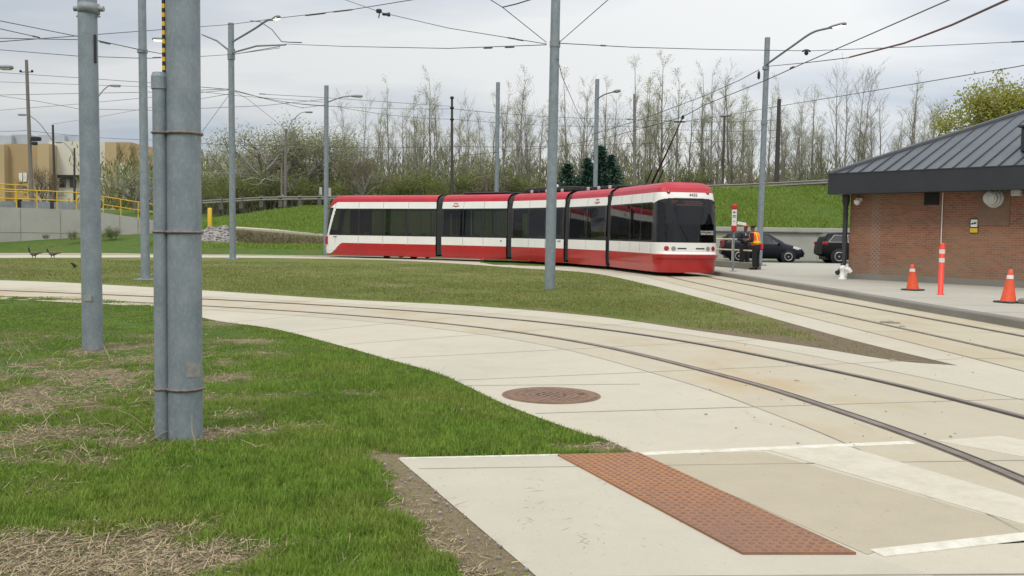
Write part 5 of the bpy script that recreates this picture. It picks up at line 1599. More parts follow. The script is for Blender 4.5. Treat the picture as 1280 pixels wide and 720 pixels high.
# ================================================================== CARS
def make_car(label, loc, rz, spec, paint):
    t = thing('parked_car', label, 'car', loc, rz, 'cars parked below the retaining wall')
    zt, wt, zl, belt, xg0, xg1 = spec['top'], spec['w'], spec['low'], spec['belt'], spec['gh'][0], spec['gh'][1]
    xs_ = sorted(set([p[0] for p in zt] + [spec['x0'] + (spec['x1'] - spec['x0']) * k / 26 for k in range(27)]))
    def sect(x):
        w = interp(wt, x); top = interp(zt, x); lo = interp(zl, x); b = min(interp(belt, x), top - .03)
        gh = max(0, min(1, (top - b) / .45))
        tw = w * (.86 - .16 * gh)
        return [(w * .86, lo), (w * .97, lo + .12), (w, lo + (b - lo) * .55), (w * .96, b), (tw, top - .05), (tw * .86, top), (0, top + .015)]
    mb = MB(); rows = []
    for x in xs_:
        s = sect(x); rows.append([(x, y, z) for y, z in s] + [(x, -y, z) for y, z in s[-2::-1]])
    m_ = len(rows[0]); vs = [p for r in rows for p in r]
    mb.add(vs, [(i * m_ + j, i * m_ + j + 1, (i + 1) * m_ + j + 1, (i + 1) * m_ + j) for i in range(len(rows) - 1) for j in range(m_ - 1)], 0, True)
    mb.add(rows[0], [tuple(range(m_))], 0); mb.add(rows[-1], [tuple(range(m_ - 1, -1, -1))], 0)
    mb.box(((spec['x0'] + spec['x1']) / 2, 0, .3), (spec['x1'] - spec['x0'] - .5, 1.3, .2), 1)
    mb.build('body', [paint, M_black], t, fixn=True)
    def side_y(x, z):
        s = sect(x)
        for (ya, za), (yb, zb_) in zip(s, s[1:]):
            if za <= z <= zb_: return ya + (yb - ya) * (z - za) / max(zb_ - za, 1e-6)
        return s[4][0]
    for sd in (-1, 1):
        for poly in spec['win']:
            w_ = MB(); n = 6
            (xa0, xb0, z0), (xa1, xb1, z1) = poly
            vs = []
            for i in range(n + 1):
                v = i / n; z = z0 + (z1 - z0) * v; xa = xa0 + (xa1 - xa0) * v; xb = xb0 + (xb1 - xb0) * v
                for k in range(n + 1):
                    x = xa + (xb - xa) * k / n
                    vs.append((x, sd * (side_y(x, z) + .008), z))
            w_.add(vs, [(i * (n + 1) + k, i * (n + 1) + k + 1, (i + 1) * (n + 1) + k + 1, (i + 1) * (n + 1) + k) for i in range(n) for k in range(n)], 0, True)
            if spec.get('trim'):
                ring = [vs[0], vs[n], vs[-1], vs[-1 - n], vs[0]]
                w_.tube([(p[0], p[1] + sd * .004, p[2]) for p in ring], .018, 4, 1)
            w_.build('side_window', [M_cglass, M_alu], t)
    for nm, (xa, xb), mm in (('windscreen', spec['ws'], M_cglass2), ('rear_window', spec['rw'], M_cglass)):
        w_ = MB(); vs = []
        for i in range(7):
            x = xa + (xb - xa) * i / 6; s = sect(x)
            yw_ = s[5][0] * .96
            for k in range(5): vs.append((x, -yw_ + 2 * yw_ * k / 4, interp(zt, x) + .022))
        w_.add(vs, [(i * 5 + k, i * 5 + k + 1, (i + 1) * 5 + k + 1, (i + 1) * 5 + k) for i in range(6) for k in range(4)], 0, True)
        w_.build(nm, mm, t)
    wr = spec['wr']
    for x in spec['axles']:
        for sd in (-1, 1):
            w = interp(wt, x)
            M = Matrix.Translation((x, sd * (w - .10), wr)) @ Matrix.Rotation(-sd * PI / 2, 4, 'X')
            mb = MB(); mb.lathe([(wr * .6, -.1), (wr + .07, -.1), (wr + .07, .103), (wr + .0, .105)], 24, 0, False, M)
            mb.build('wheel_arch', M_black, t)
            wh = MB(); wh.lathe([(wr * .62, -.1), (wr * .95, -.1), (wr, -.06), (wr, .10), (wr * .95, .13), (wr * .66, .135)], 24, 0, True, M); wh = wh.build('wheel', M_tyre, t)
            rm = MB(); rm.lathe([(wr * .67, .10), (wr * .64, .14), (wr * .58, .12), (wr * .58, .06), (0, .06)], 24, 1, False, M)
            for q in range(5):
                rm.cbox((wr * .33, 0, .105), (wr * .56, wr * .17, .05), .01, 0, M @ Matrix.Rotation(2 * PI * q / 5, 4, 'Z'))
            rm.lathe([(wr * .14, .06), (wr * .12, .14), (0, .14)], 10, 0, False, M)
            for q in range(24):
                pass
            rm.build('rim', [M_rim, M_black], wh)
            lip = MB(); lip.tube([M @ Vector((wr * .62 * math.cos(2 * PI * q / 20), wr * .62 * math.sin(2 * PI * q / 20), .13)) for q in range(21)], .025, 5); lip.build('rim_lip', M_rim, wh)
    for sd in (-1, 1):
        x, z, l_, h_ = spec['hl']; 
        MB().cbox((0, 0, 0), (l_, .06, h_), .02, 0, Matrix.Translation((x, sd * (side_y(x, z) - .02), z)) @ Matrix.Rotation(-sd * .45, 4, 'Z') @ Matrix.Rotation(.28, 4, 'Y')).build('headlight', M_head, t)
        x, z, l_, h_ = spec['tl']
        MB().cbox((0, 0, 0), (l_, .08, h_), .02, 0, Matrix.Translation((x, sd * (side_y(x, z) - .02), z))).build('tail_light', M_tail, t)
        x = spec['mir']; z = interp(belt, x) + .08
        MB().cbox((x, sd * (side_y(x, z) + .12), z), (.12, .22, .15), .04).build('mirror', paint, t)
        for x in spec['handles']:
            MB().cbox((x, sd * (side_y(x, .93) + .02), interp(belt, x) - .09), (.18, .035, .035), .01).build('door_handle', M_alu if spec.get('trim') else paint, t)
    MB().cbox((spec['x1'] - .03, 0, .52), (.1, 1.1, .16), .02).build('grille', M_black, t)
    return t
MPV = dict(x0=-2.3, x1=2.3, top=[(-2.3, .80), (-2.25, 1.02), (-2.12, 1.38), (-1.92, 1.60), (-1.3, 1.67), (-.4, 1.68), (.25, 1.60), (1.22, 1.08), (1.75, .95), (2.1, .82), (2.25, .70), (2.3, .58)],
           w=[(-2.3, .70), (-2.1, .84), (-1.2, .88), (1.2, .88), (1.8, .84), (2.15, .70), (2.3, .50)], low=[(-2.3, .45), (-1.9, .26), (1.9, .24), (2.3, .34)],
           belt=[(-2.3, 1.08), (0, 1.0), (1.2, .98), (2.3, .7)], gh=(-2.1, 1.2),
           win=[((-2.02, -1.15, 1.10), (-1.72, -1.15, 1.54)), ((-1.08, -.12, 1.06), (-1.08, -.12, 1.56)), ((-.05, .92, 1.03), (-.05, .16, 1.54))], ws=(.32, 1.16), rw=(-2.1, -1.95), wr=.335, axles=(-1.35, 1.38),
           hl=(1.86, .80, .50, .15), tl=(-2.2, 1.0, .12, .4), mir=.85, handles=(-.35, -1.35))
SUV = dict(x0=-2.35, x1=2.35, top=[(-2.35, .75), (-2.3, 1.05), (-2.15, 1.45), (-1.95, 1.68), (-1.2, 1.74), (-.2, 1.74), (.35, 1.66), (1.0, 1.18), (1.7, 1.10), (2.2, .98), (2.35, .70)],
           w=[(-2.35, .86), (-2.2, .92), (-1, .94), (1.4, .94), (2.1, .85), (2.35, .68)], low=[(-2.35, .5), (-1.9, .32), (1.9, .3), (2.35, .4)],
           belt=[(-2.35, 1.14), (1.0, 1.08), (2.35, .9)], gh=(-2.1, 1.0), trim=True,
           win=[((-2.0, -.98, 1.19), (-1.66, -.98, 1.58)), ((-.92, .0, 1.17), (-.92, .0, 1.60)), ((.07, .85, 1.14), (.07, .36, 1.58))], ws=(.42, .96), rw=(-2.13, -1.98), wr=.39, axles=(-1.42, 1.5),
           hl=(1.95, .92, .45, .16), tl=(-2.18, 1.12, .30, .16), mir=.85, handles=(-.25, -1.2))
cc_ = PD(951, 328, 55)
make_car('dark blue-black hatchback parked behind the two people on the platform', (cc_.x, 55.0, .115), rad(-6), MPV, M_carp)
s_ = PD(1022, 328, 54.5)
make_car('black sport utility vehicle half hidden behind the brick building corner', (s_.x + 2.36, 54.5, .115), rad(-2), SUV, M_carb)
q = PD(258, 250, 92)
make_car('small red car far away behind the left guardrail end', (q.x, 92, q.z - 1.0), rad(80), MPV, M_carred)

# ================================================================== PEOPLE
def skin_obj(name, chains, m, parent, root, sub=2):
    """chains: list of lists of (x,y,z,r) or (x,y,z,rx,ry); joints with equal coordinates are shared"""
    V = []; R = []; key = {}; E_ = []
    for ch in chains:
        prev = None
        for p in ch:
            k = (round(p[0], 4), round(p[1], 4), round(p[2], 4))
            if k not in key:
                key[k] = len(V); V.append(p[:3]); R.append((p[3], p[4] if len(p) > 4 else p[3]))
            i = key[k]
            if prev is not None and prev != i: E_.append((prev, i))
            prev = i
    me = bpy.data.meshes.new(name); me.from_pydata(V, E_, [])
    me.materials.append(m)
    o = link(name, me, parent)
    md = o.modifiers.new('Skin', 'SKIN'); md.use_smooth_shade = True
    if not me.skin_vertices: return o
    for i, sv in enumerate(me.skin_vertices[0].data):
        sv.radius = R[i]; sv.use_root = (i == 0)
    s = o.modifiers.new('Sub', 'SUBSURF'); s.levels = sub; s.render_levels = sub
    return o

def person(label, loc, rz, scale, arm_l, arm_r, vest=False, cap=False, lean=.0, headturn=(0, 0)):
    """faces +y; joints in metres for a 1.8 m figure"""
    t = thing('person', label, 'person', loc, rz, 'people on the platform'); t.scale = (scale * 1.14, scale * 1.14, scale)
    pel = (0, 0, .96); wa = (0, .01 + lean * .3, 1.10); ch = (0, lean * .8, 1.30); nk = (0, lean + .01, 1.47); nk2 = (0, lean + .03, 1.54)
    hx, hy = headturn
    hd0 = (hx * .3, lean + .045 + hy * .3, 1.60); hd1 = (hx * .6, lean + .05 + hy, 1.69); hd2 = (hx * .7, lean + .035 + hy, 1.755)
    nose = (hx + 0, lean + .125 + hy, 1.66)
    legs = []
    for sd in (-1, 1):
        legs.append([(sd * .095, 0, .92), (sd * .11, .01, .52), (sd * .115, -.01, .10), (sd * .12, .07, .045), (sd * .125, .17, .035)])
    def arm(sd, el, wr_):
        return [(sd * .19, lean * .9, 1.42), el, wr_]
    arms = [arm(-1, *arm_l), arm(1, *arm_r)]
    hands = []
    for (sd, a) in ((-1, arms[0]), (1, arms[1])):
        e, w = Vector(a[1]), Vector(a[2]); d = (w - e).normalized(); up_ = Vector((0, 0, 1)); sp = d.cross(up_)
        sp = sp.normalized() if sp.length > .05 else Vector((1, 0, 0))
        pal = w + d * .08; drop = Vector((0, 0, -.02))
        hands.append([tuple(w) + (.026,), tuple(pal) + (.034, .018)])
        for k, ln in ((-1.5, .068), (-.5, .08), (.5, .076), (1.5, .06)):
            b0 = pal + sp * k * .019
            hands.append([tuple(pal) + (.034, .018), tuple(b0 + d * .03) + (.009,), tuple(b0 + d * (.03 + ln * .5) + drop * .4) + (.0085,), tuple(b0 + d * (.02 + ln) + drop * 1.6) + (.007,)])
        th = w + d * .03 - sp * .03 * 1
        hands.append([tuple(w) + (.026,), tuple(th) + (.011,), tuple(th + d * .045 - sp * .018) + (.009,)])
    body = [[pel + (.12, .10), wa + (.12, .09), ch + (.14, .10), nk + (.055,), nk2 + (.05,), hd0 + (.062, .07), hd1 + (.078, .092), hd2 + (.066, .078)], [hd1 + (.078, .092), nose + (.018,)]]
    for l in legs: body.append([pel + (.12, .10), l[0] + (.085,), l[1] + (.055,), l[2] + (.04,), l[3] + (.04,), l[4] + (.03,)])
    for a in arms: body.append([ch + (.14, .10), a[0] + (.055,), a[1] + (.04,), a[2] + (.026,)])
    body += hands
    skin_obj('body', body, M_skin, t, pel)
    tro = [[(0, 0, 1.02, .165, .125), (0, 0, .93, .165, .13)]]
    for l in legs: tro.append([(0, 0, .93, .165, .13), (l[0][0], l[0][1], .84, .105), l[1] + (.085,), (l[2][0], l[2][1], .10, .075)])
    skin_obj('trousers', tro, M_blk, t, None)
    jk = [[(0, 0, .93, .175, .135), (0, .01 + lean * .3, 1.10, .16, .12), (0, lean * .8, 1.30, .185, .13), (0, lean * .9, 1.41, .13, .10), (0, lean + .01, 1.48, .075)]]
    for a in arms: jk.append([(0, lean * .8, 1.30, .185, .13), a[0] + (.088,), a[1] + (.066,), tuple(Vector(a[1]).lerp(Vector(a[2]), .93)) + (.052,)])
    skin_obj('jacket', jk, M_navy, t, None)
    for l in legs:
        s = skin_obj('shoe', [[(l[2][0], l[2][1] - .02, .08, .06), (l[3][0], l[3][1], .055, .058, .05), (l[4][0], l[4][1] + .02, .045, .045, .042)]], M_blk, t, None)
    if vest:
        skin_obj('hi_vis_vest', [[(0, 0, .96, .225, .185), (0, .01 + lean * .3, 1.12, .22, .18), (0, lean * .8, 1.30, .245, .185), (0, lean * .9, 1.44, .19, .14), (0, lean + .0, 1.51, .11, .10)], [(0, lean * .9, 1.44, .19, .14), (.19, lean * .9, 1.44, .10)], [(0, lean * .9, 1.44, .19, .14), (-.19, lean * .9, 1.44, .10)]], M_vest, t, None)
    if vest: MB().cbox((.2, -.05, .93), (.10, .22, .26), .04).build('red_pouch', M_pinkred, t)
    h = hd2
    if cap:
        skin_obj('cap', [[(h[0], h[1] - .01, h[2] - .03, .088, .10), (h[0], h[1] - .005, h[2] + .02, .080, .092)], [(h[0], h[1] - .01, h[2] - .03, .088, .10), (h[0], h[1] + .15, h[2] - .035, .06, .018)]], M_cap, t, None)
        skin_obj('shirt_front', [[(0, lean * .85 + .112, 1.44, .05, .03), (0, lean * .8 + .125, 1.32, .045, .025)]], M_shirt, t, None)
        MB().box((0, lean * .8 + .152, 1.36), (.035, .012, .2)).build('tie', M_blk, t)
    else:
        skin_obj('hair', [[(h[0], h[1] - .035, h[2] - .09, .082, .09), (h[0], h[1] - .015, h[2] - .01, .086, .10), (h[0], h[1] - .01, h[2] + .025, .066, .08)]], M_hair, t, None)
    return t
b = G(944.5, 337.4, .15)
person('person in an orange and yellow hi-vis vest with dark trousers, back half turned, facing left', (b.x, b.y, .15), rad(48), 1.06,
       ((-.26, .02, 1.16), (-.16, .26, 1.16)), ((.24, .16, 1.18), (.10, .40, 1.20)), vest=True, lean=.10, headturn=(0, .02))
b2 = PD(931, 300, 42.6)
person('person in a dark uniform and red cap standing behind the ramp railing', (b2.x, 42.6, .15), rad(192), 1.08,
       ((-.27, .05, 1.16), (-.12, .26, 1.22)), ((.27, .05, 1.16), (.14, .25, 1.20)), cap=True)

# ================================================================== GEESE
def goose(label, px, py, rz, up):
    b = G(px, py, .016)
    t = thing('goose', label, 'goose', (b.x, b.y, .012), rz, 'geese on the far track')
    # faces +x
    if up: nk_ = [(.22, 0, .42, .07), (.27, 0, .56, .042), (.29, 0, .70, .036), (.33, 0, .78, .045), (.42, 0, .76, .018)]
    else: nk_ = [(.22, 0, .42, .07), (.29, 0, .52, .042), (.33, 0, .64, .036), (.37, 0, .71, .045), (.46, 0, .69, .018)]
    chains = [[(-.02, 0, .36, .17, .15), (.14, 0, .37, .13, .13), nk_[0]], [(-.02, 0, .36, .17, .15), (-.22, 0, .37, .13, .11), (-.38, 0, .38, .05, .035), (-.52, 0, .36, .035, .015)]]
    for sd in (-1, 1):
        chains.append([(-.02, 0, .36, .17, .15), (-.02 + sd * .05, sd * .06, .20, .03), (-.03 + sd * .07, sd * .065, .03, .016), (.06 + sd * .07, sd * .065, .012, .02, .01)])
    skin_obj('body', chains, M_gbody, t, None)
    skin_obj('black_neck', [[tuple(p[:3]) + (p[3] * 1.1,) for p in nk_]], M_gblack, t, None)
    skin_obj('black_tail', [[(-.30, 0, .42, .07, .02), (-.58, 0, .37, .06, .015)]], M_gblack, t, None)
    MB().cbox((nk_[3][0], 0, nk_[3][2] - .03), (.05, .1, .05), .015).build('cheek_patch', M_white, t)
    t.scale = (.78, .78, .72)
    return t
goose('goose with raised black neck walking left, leftmost of the two on the far track', 42, 323.2, rad(178), True)
goose('goose behind the leading goose, lower necked, nearer the collared pole', 65.5, 323, rad(184), False)
q = G(93, 336)
skin = thing('bird', 'tiny black bird in the island grass left of the collared pole', 'bird', (q.x, q.y, .01), 2.8)
skin_obj('body', [[(-.12, 0, .10, .02), (0, 0, .13, .06, .055), (.08, 0, .18, .045), (.13, 0, .19, .035), (.19, 0, .185, .008)], [(0, 0, .13, .06, .055), (.0, .03, .05, .012), (.02, .03, .005, .01)], [(0, 0, .13, .06, .055), (.0, -.03, .05, .012), (.02, -.03, .005, .01)]], M_gblack, skin, None)

# ================================================================== RETAINING WALL, GUARDRAILS, RAMP
mb = MB(); wl = [(6.0, 59.5), (40, 59.9)]
d_ = Vector((34, .4, 0)); a = math.atan2(.4, 34)
rw = thing('retaining_wall', 'long grey concrete retaining wall behind the parked cars', 'wall', (6, 59.5, 0), a)
mb.box((17, .15, 1.0), (34, .3, 2.1)); 
for k in range(1, 8): mb.box((k * 4.3, -.004, .95), (.03, .01, 1.85), 1)
mb.build('wall_face', [M_wallc, M_joint], rw)
mb = MB(); mb.cbox((17, .1, 2.0), (34.2, .55, .26), .02); mb.box((17, -.178, 1.86), (34, .01, .03), 1); mb.build('wall_cap', [M_wallc, M_joint], rw)

def guardrail(label, pts, zoff, post_step, postmat, railh=.62, group='guardrails on the banks', pw=.22, first=0):
    p0 = pts[0]
    t = thing('guardrail', label, 'guardrail', (p0.x, p0.y, p0.z), 0, group)
    mb = MB(); P_ = [p - p0 for p in pts]
    prof = [(-.0, -.16), (-.05, -.1), (.0, -.04), (.0, .04), (-.05, .1), (0, .16)]
    vs = []
    for p in P_:
        for dy, dz in prof: vs.append((p.x, p.y + dy, p.z + railh + dz))
    m_ = len(prof)
    mb.add(vs, [(i * m_ + j, (i + 1) * m_ + j, (i + 1) * m_ + j + 1, i * m_ + j + 1) for i in range(len(P_) - 1) for j in range(m_ - 1)], 0)
    mb.build('rail', M_alu2, t)
    acc = first
    for a_, b_ in zip(P_, P_[1:]):
        l_ = (b_ - a_).length; s_ = post_step - acc if acc else 0
        s_ = acc
        while s_ < l_:
            p = a_.lerp(b_, s_ / l_); MB().cbox((p.x, p.y + .16, p.z + railh * .55), (pw, pw, railh * 1.1 + .45), .02).build('post', postmat, t); s_ += post_step
        acc = s_ - l_
    return t
M_alu2 = mat('weathered_guardrail', (.25, .235, .20), (.19, .18, .155), 3, .7, .2)
M_postw = mat('guardrail_post_wood', (.085, .08, .065), (.14, .13, .11), 4, .9)
def gp(px, py, D, dz=0):
    p = PD(px, py, D); return Vector((p.x, p.y, p.z + dz))
guardrail('weathered guardrail on square wooden posts above the left grass bank', [gp(250, 260.5, 78), gp(285, 258.5, 79), gp(325, 256, 80), gp(360, 255.5, 80), gp(405, 255, 80), gp(470, 254, 79)], 0, 1.62, M_postw, .5, pw=.32)
guardrail('long guardrail along the top of the right grass bank', [gp(880, 242.5, 71), gp(930, 241, 70.5), gp(980, 238.5, 70), gp(1030, 236, 69.5), gp(1120, 232, 69), gp(1230, 227, 68)], 0, 2.05, M_postw, .5, first=.3)
# road signs edge on
q = PD(406, 252, 84)
t = thing('road_sign', 'pair of narrow pale sign panels behind the left guardrail end by the rear lamp pole', 'sign', (q.x, q.y, q.z - .3))
for dx, h_ in ((-.36, 1.35), (.42, 1.3)):
    MB().tube([(dx, .05, -.3), (dx, .05, h_ + .2)], .03, 6).build('post', M_steel_d, t)
    MB().cbox((dx, 0, h_ - .35), (.26, .03, 1.1), .01, 0).build('panel', M_alu, t)
# light path edging over the brush strip
pp = [gp(292, 284.3, 67.3), gp(340, 287.5, 67.2), gp(404, 293, 67.0), gp(470, 297, 67)]
mb = MB(); 
for a_, b_ in zip(pp, pp[1:]): mb.add([tuple(a_), tuple(b_), (b_.x, b_.y + .9, b_.z + .06), (a_.x, a_.y + .9, a_.z + .06), (a_.x, a_.y, a_.z - .18), (b_.x, b_.y, b_.z - .18)], [(0, 1, 2, 3), (4, 5, 1, 0)])
struct(mb.build('bank_path', M_conc))
# brown brush strip (uncountable dead stems)
n = 5200
bx = rng.random(n); px_ = 292 + bx * 180; 
base = np.array([tuple(G(p, 0) if False else PD(p, 288 + (p - 292) * .085 + v * 14, 66.3 - v * .9)) for p, v in zip(px_, rng.random(n))])
hh = .12 + .25 * rng.random(n)
struct(blade_mesh('dead_brush', base[:, 0], base[:, 1] + .3 * rng.random(n), base[:, 2] - .15, hh, np.full(n, .06), [M_shrubb, M_shrubd], (rng.random(n) < .35).astype(np.int32), lean=1.0), 'stuff')
mb = MB(); vs = []
for px in range(285, 480, 8):
    for v in (0, .5, 1): 
        p = PD(px, 286 + (px - 292) * .085 + v * 18, 66.5 - v * 1.1); vs.append(tuple(p))
n_ = len(vs) // 3
mb.add(vs, [(i * 3 + k, (i + 1) * 3 + k, (i + 1) * 3 + k + 1, i * 3 + k + 1) for i in range(n_ - 1) for k in range(2)], 0, True)
struct(mb.build('brush_bank', M_brush))
# gravel heap and yellow bollard
gc = PD(269, 300, 66); 
mb = MB(); vs = []; NX, NY = 26, 12
for j in range(NY + 1):
    for i in range(NX + 1):
        u = i / NX * 2 - 1; v = j / NY
        z = 1.15 * max(0, 1 - u * u * .9) * min(1, v * 1.5 + .02) * (.85 + .3 * float(vnoise(i * .5, j * .5, 1, 31)))
        vs.append((gc.x + u * 1.8, 64.2 + v * 3.4, .55 + z))
mb.add(vs, [(j * (NX + 1) + i, j * (NX + 1) + i + 1, (j + 1) * (NX + 1) + i + 1, (j + 1) * (NX + 1) + i) for j in range(NY) for i in range(NX)], 0, True)
for k in range(420):
    i = random.randrange(NX); j = random.randrange(NY); p = vs[j * (NX + 1) + i]; r = random.uniform(.04, .12)
    mb.lathe([(r * .7, -r * .5), (r, 0), (r * .6, r * .6), (0, r * .7)], 6, 0, False, Matrix.Translation((p[0] + random.uniform(-.1, .1), p[1] + random.uniform(-.1, .1), p[2] + .02)) @ Euler((random.random(), random.random(), random.random() * 6)).to_matrix().to_4x4())
struct(mb.build('gravel_heap', M_gravel), 'stuff')
q = PD(262.3, 283, 67.5); zt_ = PD(262.3, 260, 67.5).z
mb = MB(); mb.lathe([(.15, 0), (.15, zt_ - q.z - .05), (.11, zt_ - q.z), (0, zt_ - q.z + .02)], 16)
tag(mb.build('bollard', M_yellow, None, (q.x, q.y, q.z)), 'bright yellow bollard standing on the gravel heap', 'bollard')
# concrete ramp wall with yellow railing
wpts = [gp(-60, 256.5, 60), gp(0, 259, 62), gp(50, 260.5, 63.5), gp(100, 262.6, 65), gp(126, 265.5, 66), gp(195, 275.8, 68), gp(212, 279, 68.5)]
rt = thing('ramp_wall', 'pale concrete ramp wall panels below the yellow railing on the far left', 'wall', (wpts[0].x, wpts[0].y, 0))
mb = MB(); o_ = Vector((wpts[0].x, wpts[0].y, 0)); back = Vector((-.3, .9, 0)) * .4
for a_, b_ in zip(wpts, wpts[1:]):
    A_, B_ = a_ - o_, b_ - o_
    vs = [(A_.x, A_.y, -.2), (B_.x, B_.y, -.2), (B_.x, B_.y, B_.z), (A_.x, A_.y, A_.z)]
    vs += [(v[0] + back.x, v[1] + back.y, v[2]) for v in vs]
    mb.add(vs, [(0, 1, 2, 3), (7, 6, 5, 4), (3, 2, 6, 7), (0, 3, 7, 4), (1, 5, 6, 2)], 0)
    L_ = (B_ - A_).length; k = int(L_ / 1.25)
    for i in range(1, k + 1):
        p = A_.lerp(B_, i / (k + 1)); mb.box((p.x, p.y - .012, p.z / 2 - .1), (.03, .02, p.z + .1), 1)
    p0_, p1_ = A_ * 1, B_ * 1
    mb.tube([(A_.x, A_.y - .01, A_.z * .42), (B_.x, B_.y - .01, B_.z * .42)], .012, 4, 1)
mb.build('wall_panel', [M_wallc, M_joint], rt)
def yrail(label, pts, h, step, loop=False):
    p0 = pts[0]; t = thing('ramp_railing', label, 'railing', tuple(p0), 0, 'yellow railings of the far ramp')
    P_ = [p - p0 for p in pts]
    for z in (h, h * .5): MB().tube([(p.x, p.y + .1, p.z + z) for p in P_], .034, 6).build('rail', M_yellow, t)
    acc = .05
    for a_, b_ in zip(P_, P_[1:]):
        l_ = (b_ - a_).length; s_ = acc
        while s_ < l_:
            p = a_.lerp(b_, s_ / l_); MB().tube([(p.x, p.y + .1, p.z - .25), (p.x, p.y + .1, p.z + h)], .036, 6).build('post', M_yellow, t); s_ += step
        acc = s_ - l_
    p = P_[-1]; MB().tube([(p.x, p.y + .1, p.z + h), (p.x + (.22 if loop else 0), p.y + .1, p.z + h * .8), (p.x + (.22 if loop else 0), p.y + .1, p.z + h * .3), (p.x, p.y + .1, p.z)], .036, 6).build('end_post', M_yellow, t)
yrail('yellow pipe railing on the level part of the far ramp wall', wpts[:4], 1.17, 1.22)
yrail('yellow pipe railing sloping down the far ramp towards the slim pole', [gp(127.5, 265.5, 66), gp(160, 270.5, 67), gp(194, 275.6, 68)], 1.1, 1.16, True)
up_ = [gp(-60, 246.5, 66), gp(0, 248, 67), gp(34, 249.5, 68)]
yrail('upper yellow railing behind the level ramp railing at the left edge', up_, 1.0, .95)
# low grey parapet seen behind the railing
mb = MB(); a_, b_ = gp(-60, 254, 67.5), gp(105, 257, 69)
tq = thing('barrier', 'grey metal barrier strip behind the yellow ramp railing', 'barrier', tuple(a_))
d_ = b_ - a_
for k in range(4):
    u0, u1 = k / 4 + .004, (k + 1) / 4 - .012
    mb.add([(d_.x * u0, d_.y * u0, -.45 + d_.z * u0), (d_.x * u1, d_.y * u1, -.45 + d_.z * u1), (d_.x * u1, d_.y * u1, .22 + d_.z * u1), (d_.x * u0, d_.y * u0, .22 + d_.z * u0)], [(0, 1, 2, 3)])
    mb.box((d_.x * u1 + .1, d_.y * u1 + .1, -.1), (.3, .2, .9), 1)
mb.build('panel', [mat('grey_barrier', (.19, .21, .23), (.25, .27, .285), 3, .6), M_dark], tq)

# far-left building
D0 = 140
def bx_(x0, x1, yt, yb, D, m, name, par, depth=14.0, zb=2.0, o=None):
    a_ = PD(x0, yt, D); b_ = PD(x1, yt, D); z0 = zb
    mb = MB(); mb.box(((a_.x + b_.x) / 2 - o.x, D + depth / 2 - o.y, (a_.z + z0) / 2 - o.z), (b_.x - a_.x, depth, a_.z - z0))
    return mb.build(name, m, par)
o = Vector((-65, 140, 2))
fb = thing('commercial_building', 'large tan and off-white box building far left behind the railings', 'building', tuple(o))
bx_(-80, 5, 179.5, 0, 139.2, M_tan_lit, 'wall_block', fb, o=o)
bx_(5.1, 46, 179.5, 0, 140.5, M_tan_shade, 'wall_block', fb, o=o); bx_(46.1, 61, 179.5, 0, 139.6, M_tan_lit, 'wall_block', fb, o=o)  # shadow face painted in the darker tan, lit face in the paler
w1 = bx_(61.1, 131, 176.5, 0, 142, M_pale, 'wall_block', fb, o=o)
bx_(131.1, 145, 177.5, 0, 139.0, M_tan_lit, 'wall_block', fb, o=o); bx_(145.1, 163, 177.5, 0, 140, M_tan_shade, 'wall_block', fb, o=o); bx_(163.1, 215, 186, 0, 141, M_tan_shade, 'wall_block', fb, o=o)
bx_(145.1, 163.2, 204, 0, 139.4, M_pale, 'wall_block', fb, depth=.6, o=o)
bx_(-20, 14, 169, 0, 146, M_roofunit, 'roof_unit', fb, 5, 11, o=o); bx_(14.3, 36, 168, 0, 147, M_roofunit, 'roof_unit', fb, 5, 11, o=o); bx_(47, 80, 168.5, 0, 147, M_roofunit, 'roof_unit', fb, 5, 11, o=o); bx_(80.4, 99, 168.5, 0, 148, M_roofunit, 'roof_unit', fb, 5, 11, o=o)
bx_(193, 215, 196, 0, 139, M_roofunit, 'wall_block', fb, 3, 2, o=o)
a_, b_ = PD(72, 218.5, 141), PD(100, 223, 141)
MB().box(((a_.x + b_.x) / 2 - o.x, 141.4 - o.y, (a_.z + b_.z) / 2 - o.z), (b_.x - a_.x, 1.2, a_.z - b_.z)).build('canopy', M_duct, fb)
for px in (78, 91):
    q = PD(px, 229, 141.9); MB().box((q.x - o.x, 141.95 - o.y, q.z - o.z), (.9, .12, 1.2)).build('window', M_cglass, fb)
for px in (25, 30.5):
    q = PD(px, 221.5, 140.2); MB().box((q.x - o.x, 140.4 - o.y, q.z - o.z), (.5, .1, 1.25), 0).build('notice_panel', M_white, fb)
# ================================================================== TREES
def rnd(r, a, b): return a + (b - a) * r.random()
def leafquads(mb, r, c, n, spread, size, mi=0):
    for _ in range(n):
        p = Vector(c) + Vector((r.gauss(0, spread), r.gauss(0, spread), r.gauss(0, spread * .9)))
        a = Vector((r.gauss(0, 1), r.gauss(0, 1), r.gauss(0, 1))).normalized(); b = a.orthogonal().normalized(); c2 = a.cross(b)
        w = r.random() * 6.28; u = (b * math.cos(w) + c2 * math.sin(w)) * size * rnd(r, .6, 1.2); v = (c2 * math.cos(w) - b * math.sin(w)) * size * rnd(r, .4, .8)
        mb.add([p - u, p + v, p + u, p - v], [(0, 1, 2, 3)], mi)

